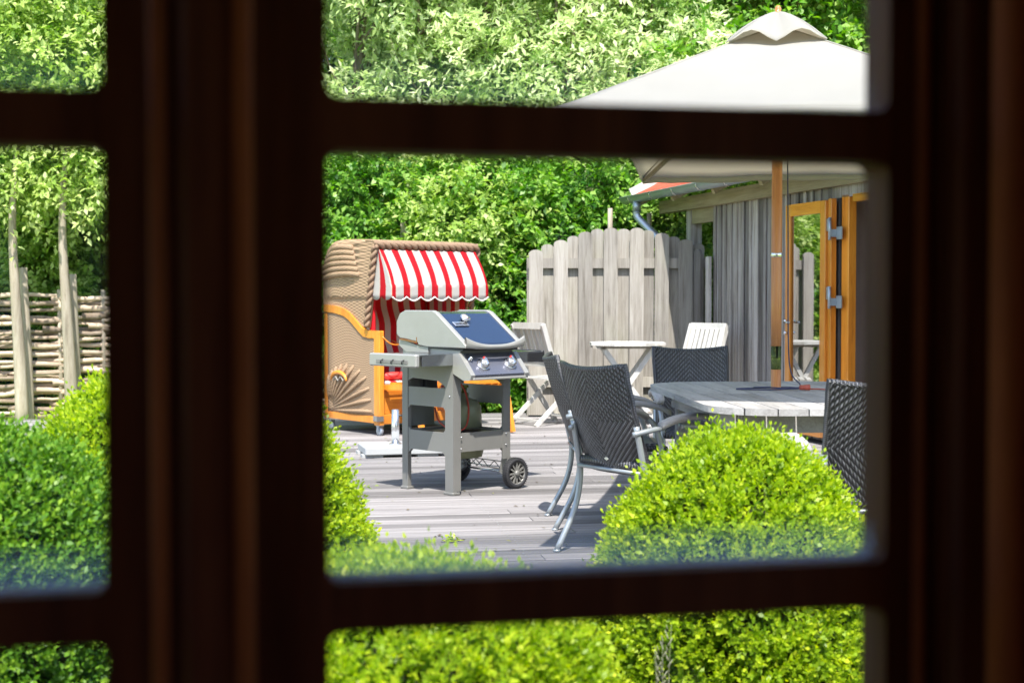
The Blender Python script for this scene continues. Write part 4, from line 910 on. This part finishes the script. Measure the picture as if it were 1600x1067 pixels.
# ------------------------------------------------------------------ box bushes
def box_bush(cx, cy, prof, label, mat, nshoot, leaf=.019, sx=1., sy=1., seed=1, spike=.035):
    """prof: (radius, z) from base to top"""
    nshoot = int(nshoot * 1.25); r_ = np.random.default_rng(seed); t_ = thing('box_bush', (cx, cy, -.15), 0, label, 'bush')
    P = np.array(prof, float); seg = np.linalg.norm(np.diff(P, axis=0), axis=1); mid = (P[1:, 0] + P[:-1, 0]) / 2 + .02
    wgt = seg * mid; wgt /= wgt.sum(); idx = r_.choice(len(seg), nshoot, p=wgt); u = r_.random(nshoot)
    rad = P[idx, 0] + (P[idx + 1, 0] - P[idx, 0]) * u; z = P[idx, 1] + (P[idx + 1, 1] - P[idx, 1]) * u; th_ = r_.random(nshoot) * 2 * PI
    dr = P[idx + 1] - P[idx]; nr = dr[:, 1]; nz = -dr[:, 0]; ln = np.hypot(nr, nz); nr /= ln; nz /= ln
    ph1, ph2, ph3 = r_.random(3) * 6
    pn_ = np.sin(th_ * 11 + ph1 + 4 * np.sin(z * 9)) * np.sin(z * 21 + ph2 + 2 * np.sin(th_ * 5)) + .6 * np.sin(th_ * 23 + z * 37)
    keep = (pn_ > -.75) | (r_.random(nshoot) < .25)
    rad, z, th_, nr, nz, pn_ = [q[keep] for q in (rad, z, th_, nr, nz, pn_)]; nshoot = len(z)
    lump = 1 + .045 * np.sin(3 * th_ + ph1 + z * 6) + .035 * np.sin(7 * th_ + ph2 - z * 11) + .02 * np.sin(13 * th_ + z * 23 + ph3)
    inn = r_.random(nshoot) ** 2 * .10
    pos = np.stack([(rad * lump - inn * nr) * np.cos(th_) * sx, (rad * lump - inn * nr) * np.sin(th_) * sy, z - inn * np.maximum(nz, 0) + .012 * np.sin(th_ * 9 + rad * 40)], 1)
    nm = np.stack([nr * np.cos(th_), nr * np.sin(th_), nz], 1)
    d = norm(nm * .75 + np.array([0, 0, .55]) + r_.normal(0, .33, (nshoot, 3)))
    L = leaf * (1.6 + r_.random(nshoot) * 2.0 + (r_.random(nshoot) < .07) * r_.random(nshoot) * 2.0)
    nl = 9; V_ = []; Tn = []
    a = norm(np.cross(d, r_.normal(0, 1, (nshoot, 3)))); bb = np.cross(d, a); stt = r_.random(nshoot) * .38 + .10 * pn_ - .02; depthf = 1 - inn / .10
    for k in range(nl):
        f_ = (k // 2) / (nl // 2) ; ang = (k % 2) * PI + (k // 2) * PI / 2 + r_.normal(0, .25, nshoot)
        out = a * np.cos(ang)[:, None] + bb * np.sin(ang)[:, None]
        sp_ = 1.0 - .55 * f_
        ld = norm(out * sp_ + d * (.45 + .7 * f_)) if k < nl - 1 else d
        base = pos + d * (L * f_)[:, None]
        sz = leaf * (.62 + .5 * r_.random(nshoot)) * (1 if k < nl - 2 else .8)
        V_.append(leaves(base, ld, norm(d + r_.normal(0, .25, d.shape)), sz, sz * .58, .12))
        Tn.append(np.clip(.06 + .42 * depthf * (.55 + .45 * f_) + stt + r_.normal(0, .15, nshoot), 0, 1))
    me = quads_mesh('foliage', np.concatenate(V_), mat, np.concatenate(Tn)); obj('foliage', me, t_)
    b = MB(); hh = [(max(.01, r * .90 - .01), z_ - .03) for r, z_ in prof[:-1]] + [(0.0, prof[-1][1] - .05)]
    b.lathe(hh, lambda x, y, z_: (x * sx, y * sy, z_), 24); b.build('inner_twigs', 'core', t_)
    return t_
def mound(R, H, flat=.62, n=14):
    pr = [(R * .80, .0), (R * .93, H * .12), (R, H * .28)]
    for k in range(1, n + 1):
        a_ = PI / 2 * k / n; pr.append((R * math.cos(a_) ** flat if k < n else 0, H * .28 + H * .72 * math.sin(a_)))
    return pr
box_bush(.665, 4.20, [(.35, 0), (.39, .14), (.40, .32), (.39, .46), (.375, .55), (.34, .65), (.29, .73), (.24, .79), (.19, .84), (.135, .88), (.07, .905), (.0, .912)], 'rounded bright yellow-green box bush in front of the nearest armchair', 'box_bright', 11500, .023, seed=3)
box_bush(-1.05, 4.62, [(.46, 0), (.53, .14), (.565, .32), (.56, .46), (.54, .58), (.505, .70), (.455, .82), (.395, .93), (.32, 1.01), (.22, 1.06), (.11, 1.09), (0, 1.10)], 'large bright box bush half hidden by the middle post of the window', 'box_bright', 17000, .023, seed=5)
box_bush(-1.42, 3.62, [(.34, 0), (.40, .14), (.42, .32), (.42, .52), (.40, .66), (.365, .78), (.31, .87), (.22, .94), (.11, .975), (0, .985)], 'dark green box bush in the lower left pane', 'box_shaded', 11500, .022, seed=8)
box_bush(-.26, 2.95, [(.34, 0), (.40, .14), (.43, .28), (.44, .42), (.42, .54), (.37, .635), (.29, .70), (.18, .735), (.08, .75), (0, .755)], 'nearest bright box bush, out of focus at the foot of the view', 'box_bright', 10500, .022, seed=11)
# a pale grass stalk in front of the right bush and a green sprig on the deck
b = MB()
for k in range(7):
    a_ = k * .9; b.tube(smooth_curve([(0, 0, 0), (.01 * math.cos(a_), .01 * math.sin(a_), .18), (.04 * math.cos(a_), .03 * math.sin(a_), .34 + .03 * k)], 4), [.003 - .0003 * q for q in range(9)], 5)
    for q in range(6): zq = .22 + .02 * q + .03 * k; b.tube([(.022 * math.cos(a_), .018 * math.sin(a_), zq), (.022 * math.cos(a_) + .018 * math.cos(q * 2.1), .018 * math.sin(a_) + .018 * math.sin(q * 2.1), zq + .022)], [.004, .001], 5)
o = b.build('weed', 'gas'); o.location = (.40, 3.72, -.15); o.scale = (.7, .7, .95); tag(o, 'pale dry weed standing before the right box bush', 'weed')
nn_ = 26; bs = rng.normal(0, .028, (nn_, 3)); bs[:, 2] = np.abs(bs[:, 2]) * .35 + .004; dd = norm(np.stack([rng.normal(0, 1, nn_), rng.normal(0, 1, nn_), rng.random(nn_) * .5], 1))
sp_ = thing('fallen_sprig', (-.285, 6.95, .002), 0, 'small green sprig lying on the deck boards in front of the grill', 'sprig')
obj('foliage', quads_mesh('foliage', leaves(bs, dd, np.tile([[0, 0, 1.]], (nn_, 1)), np.full(nn_, .035), np.full(nn_, .014)), 'box_bright', rng.random(nn_)), sp_)
b = MB(); b.tube([(-.05, 0, .004), (0, .01, .008), (.05, 0, .012)], .002, 5); b.build('stem', 'bark', sp_)

nl_ = 420; lx = rng.uniform(-2.2, 2.6, nl_); ly = rng.uniform(5.2, 14, nl_); lb0 = np.stack([lx, ly, np.full(nl_, .004)], 1); ad = rng.uniform(0, 2 * PI, nl_)
ldd = np.stack([np.cos(ad), np.sin(ad), rng.uniform(0, .25, nl_)], 1)
tag(obj('leaf_litter', quads_mesh('leaf_litter', leaves(lb0, norm(ldd), norm(np.array([0, 0, 1.]) + rng.normal(0, .2, (nl_, 3))), rng.uniform(.012, .035, nl_), rng.uniform(.006, .016, nl_)), 'litter', rng.random(nl_))), 'dry leaf scraps scattered over the deck boards', 'leaf litter', kind='stuff')
# ------------------------------------------------------------------ trees, shrubs
def crown(name, lobes, nspray, mat, leaf, seed, droop=.5, nl=14, twig=.42, ratio=.36, light=0.):
    r_ = np.random.default_rng(seed); Lb = np.array(lobes, float)   # cx,cy,cz,rx,ry,rz
    w_ = (Lb[:, 3] * Lb[:, 5]) ** 1.0; w_ /= w_.sum(); idx = r_.choice(len(Lb), nspray, p=w_)
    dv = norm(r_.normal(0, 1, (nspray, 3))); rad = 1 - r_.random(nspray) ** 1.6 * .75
    lum = 1 + .22 * np.sin(dv[:, 0] * 7 + idx) * np.sin(dv[:, 2] * 6 + idx * 2) + r_.normal(0, .05, nspray)
    pos = Lb[idx, :3] + dv * Lb[idx, 3:] * (rad * lum)[:, None]
    d = norm(dv * .8 + r_.normal(0, .45, (nspray, 3)) + np.array([0, 0, .25])); L = twig * (.6 + r_.random(nspray) * .8)
    side0 = norm(np.cross(d, r_.normal(0, 1, (nspray, 3)))); bb = np.cross(d, side0)
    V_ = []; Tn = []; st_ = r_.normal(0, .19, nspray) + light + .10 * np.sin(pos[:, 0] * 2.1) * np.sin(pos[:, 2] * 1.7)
    for k in range(nl):
        f_ = (k + .5) / nl; ang = k * 2.4 + r_.normal(0, .5, nspray)
        base = pos + d * (L * f_)[:, None] + np.array([0, 0, -1.]) * (droop * L * f_ * f_)[:, None] + r_.normal(0, .02, (nspray, 3))
        out = side0 * np.cos(ang)[:, None] + bb * np.sin(ang)[:, None]
        ld = norm(out * .8 + d * .6 + np.array([0, 0, -.35 * droop]) + r_.normal(0, .2, (nspray, 3)))
        sz = leaf * (.6 + .7 * r_.random(nspray))
        V_.append(leaves(base, ld, norm(np.array([0, 0, 1.]) + dv * .5 + r_.normal(0, .45, (nspray, 3))), sz, sz * ratio, .15))
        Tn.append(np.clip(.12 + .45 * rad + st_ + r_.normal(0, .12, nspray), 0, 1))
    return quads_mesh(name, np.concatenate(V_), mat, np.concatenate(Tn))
def rl(n, R, z0, z1, seed, fat=1.):
    r_ = random.Random(seed); out = []
    for k in range(n):
        z = z0 + (z1 - z0) * (k + .5) / n; a_ = r_.uniform(0, 2 * PI); taper = math.sin(PI * min(1, max(.12, (z - z0) / (z1 - z0) * .85 + .12))) ** .5
        rr = R * taper * r_.uniform(.35, .85); s_ = R * r_.uniform(.32, .54) * fat
        out.append((rr * math.cos(a_), rr * math.sin(a_), z, s_, s_, s_ * r_.uniform(.7, .95)))
    return out
def limbs(lobes, h, r0, seed, lean=0.):
    r_ = random.Random(seed); b = MB()
    trunk = smooth_curve([(0, 0, -.3), (r_.uniform(-.08, .08), 0, h * .3), (lean * .5 + r_.uniform(-.15, .15), .05, h * .6), (lean, 0, h * .95)], 4)
    b.tube(trunk, [r0 * (1 - .8 * k / (len(trunk) - 1)) for k in range(len(trunk))], 9)
    for (cx, cy, cz, *_) in lobes:
        k = min(len(trunk) - 2, max(1, int(len(trunk) * (cz / h) * .62))); p = trunk[k]; q = Vector((cx, cy, cz))
        b.tube(smooth_curve([p, p.lerp(q, .5) + Vector((0, 0, -.12)), q], 4), [r0 * .34, r0 * .32, r0 * .28, r0 * .24, r0 * .2, r0 * .17, r0 * .13, r0 * .1, r0 * .06], 6)
    return b.mesh('trunk', M['bark'])
kinds = {}
def kind(name, lobes, nspray, mat, leaf, seed, h, r0, **k):
    kinds[name] = (crown('crown', lobes, nspray, mat, leaf, seed, **k), limbs(lobes, h, r0, seed))
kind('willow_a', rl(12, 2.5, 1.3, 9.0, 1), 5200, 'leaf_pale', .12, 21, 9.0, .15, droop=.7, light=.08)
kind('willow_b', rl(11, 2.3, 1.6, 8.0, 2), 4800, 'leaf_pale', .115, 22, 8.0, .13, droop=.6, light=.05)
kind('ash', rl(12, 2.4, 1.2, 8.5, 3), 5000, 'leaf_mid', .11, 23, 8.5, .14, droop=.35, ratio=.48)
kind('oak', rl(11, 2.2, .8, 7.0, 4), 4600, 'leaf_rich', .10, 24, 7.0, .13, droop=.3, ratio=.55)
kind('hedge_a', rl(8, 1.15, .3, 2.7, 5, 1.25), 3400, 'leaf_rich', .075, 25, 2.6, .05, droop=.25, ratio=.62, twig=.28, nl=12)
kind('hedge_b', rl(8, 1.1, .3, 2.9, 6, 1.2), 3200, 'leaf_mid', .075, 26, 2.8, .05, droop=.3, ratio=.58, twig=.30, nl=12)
def plant(name, kd, x, y, rz, s, label, cat, group):
    t_ = thing(name, (x, y, -.15), rz, label, cat, group); t_.scale = (s, s, s)
    obj('crown' if cat == 'tree' else 'foliage', kinds[kd][0], t_); obj('trunk' if cat == 'tree' else 'stems', kinds[kd][1], t_); return t_
near = [(-9.9, 19.0, 'willow_b', .66, 'pale tree at the left edge, behind the woven fence'), (-6.2, 18.6, 'ash', .66, 'mid-green tree above the two leaning stakes'),
        (-3.9, 18.9, 'oak', .8, 'dark green tree hidden behind the window post'), (-2.0, 18.2, 'willow_a', .9, 'pale willow-like tree above the beach chair'),
        (-.3, 19.0, 'willow_b', 1.0, 'pale tree in the middle above the grill'), (1.4, 18.4, 'willow_a', .88, 'pale-leaved tree left of the parasol top'),
        (3.2, 18.9, 'oak', 1.1, 'rich green tree behind the parasol top'), (5.2, 19.6, 'ash', 1.05, 'mid-green tree behind the barn roof')]
for i, (x, y, kd, s, lab) in enumerate(near): plant('tree', kd, x, y, i * 1.9 + .4, s, lab, 'tree', 'trees at the edge of the wood')
far = [(-13.4, 24, 'ash'), (-5.9, 25.5, 'willow_a'), (-4.6, 24, 'ash'), (-2.6, 25, 'oak'), (-.6, 24, 'ash'), (1.6, 25, 'willow_b'), (3.6, 24, 'ash'), (5.8, 25, 'oak'), (8.2, 24, 'willow_a'), (-16.5, 26, 'oak'), (-5.6, 29, 'oak'), (0.6, 29, 'oak'), (4.6, 30, 'ash'), (-2.2, 30, 'willow_b')]
for i, (x, y, kd) in enumerate(far): plant('tree', kd, x, y, i * 2.3, 1.15 + .05 * (i % 3), 'tree deep in the wood behind the front row', 'tree', 'trees deep in the wood')
hd_ = [(-8.6, 17.2, 'hedge_b', 'shrub behind the woven fence at the left edge'), (-6.7, 17.4, 'hedge_a', 'dark shrub behind the woven fence and the stakes'), (-4.9, 17.3, 'hedge_b', 'shrub behind the woven fence, hidden by the window post'),
       (-3.0, 16.7, 'hedge_a', 'dark shrub left of the beach chair hood'), (-1.9, 16.5, 'hedge_a', 'dark shrub straight behind the beach chair'), (-.9, 16.4, 'hedge_b', 'lush shrub between the beach chair and the grill lid'),
       (.0, 16.3, 'hedge_a', 'glossy dark shrub between beach chair and plank fence'), (1.1, 16.7, 'hedge_a', 'dark shrub showing above the middle of the plank fence'), (2.2, 16.9, 'hedge_b', 'shrub showing through the open corner of the barn')]
for i, (x, y, kd, lab) in enumerate(hd_): plant('shrub', kd, x, y, i * 1.3, 1.0, lab, 'shrub', 'shrubs in front of the wood')
yl = [(-.9, .1, 2.75, 1.0, .8, .55), (.3, 0, 2.9, .9, .8, .6), (1.1, .1, 2.7, .8, .7, .5), (-.2, .1, 3.7, 1.4, 1.0, .7), (.5, 0, 4.6, 1.2, 1.0, .7), (-1.2, 0, 4.3, .9, .8, .6), (-.3, 0, 5.4, .9, .8, .6)]
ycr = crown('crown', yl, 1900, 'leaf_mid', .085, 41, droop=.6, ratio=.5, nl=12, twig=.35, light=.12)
for px_1, lab in ((34, 'slim pale-trunked young tree at the left edge, before the woven fence'), (112, 'second slim pale-trunked young tree before the woven fence')):
    yt = thing('tree', (Xp(px_1, 15.1), 15.1, -.15), 0, lab, 'tree', 'slim young trees before the woven fence')
    b = MB(); b.tube(smooth_curve([(0, 0, -.1), (-.03, .01, .7), (-.06, -.01, 1.4), (-.09, 0, 2.1), (-.08, .1, 2.8), (-.02, .3, 3.6)], 3), [.075 - .0038 * k for k in range(16)], 10); b.build('trunk', 'stake', yt)
    o = obj('crown', ycr, yt); o.location = (0, .45, 0); o.rotation_euler = (0, 0, .4 if px_1 > 50 else 3.3)
for i, (px_1, y_, ln_s, hs_) in enumerate(((905, 17.4, .9, 6.4), (870, 17.6, .35, 6.6), (655, 17.5, -.15, 6.2), (760, 17.7, .12, 6.5), (560, 17.5, .3, 6.0), (1020, 17.6, .7, 6.5))):
    lab = ['slender leaning stem rising left of the parasol top', 'slender stem between the pale crowns, upper middle pane', 'thin dark stem above the grill lid', 'thin stem above the bare strip of hedge right of the beach chair', 'thin slanting stem above the beach chair hood', 'slender leaning stem behind the left slope of the parasol'][i]
    b = MB(); b.tube(smooth_curve([(0, 0, -.2), (ln_s * .2, -.1, hs_ * .3), (ln_s * .55, 0, hs_ * .65), (ln_s, .1, hs_)], 5), [.045 - .0022 * k for k in range(16)], 8)
    for k in range(5):
        z_ = hs_ * (.4 + .11 * k); x_ = ln_s * (z_ / hs_) ** 1.2; sg = 1 if k % 2 else -1; b.tube(smooth_curve([(x_, 0, z_), (x_ + sg * .25, -.1, z_ + .35), (x_ + sg * .4, -.2, z_ + .8)], 3), [.018, .016, .014, .012, .010, .008, .006], 5)
    o = b.build('sapling', 'bark'); o.location = (Xp(px_1, y_) - ln_s * .7, y_, -.15); tag(o, lab, 'tree', 'slender stems among the leaves')
# a wood behind as one mass
lob = [(x, 38 + 3 * math.sin(x), 4.5 + 1.0 * math.sin(x * .7), 3.2, 2.4, 5.0) for x in range(-22, 24, 3) if not -20 < x < -7]
tag(obj('far_wood', crown('far_wood', lob, 5200, 'leaf_mid', .26, 31, nl=10, twig=.8, ratio=.5)), 'far wood seen as one green mass through the trees', 'wood', kind='stuff')
# grass
n_ = 26000; gx = rng.uniform(-8.5, 2.0, n_); gy = rng.uniform(14.7, 17.2, n_); hgt = rng.uniform(.04, .10, n_); a_ = rng.uniform(0, PI, n_); ln_g = rng.normal(0, .3, (n_, 2))
p0 = np.stack([gx, gy, np.full(n_, -.16)], 1); sd_ = np.stack([np.cos(a_), np.sin(a_), np.zeros(n_)], 1) * .004
tip = p0 + np.stack([ln_g[:, 0] * hgt, ln_g[:, 1] * hgt, hgt], 1); tris = np.stack([p0 - sd_, p0 + sd_, tip], 1)
tag(obj('lawn_grass', quads_mesh('lawn_grass', tris, 'grassblade', rng.random(n_), 3)), 'sunlit grass of the lawn behind the deck', 'grass', kind='stuff')
print('objects', len(bpy.data.objects), 'tris', sum(len(m.polygons) for m in bpy.data.meshes))
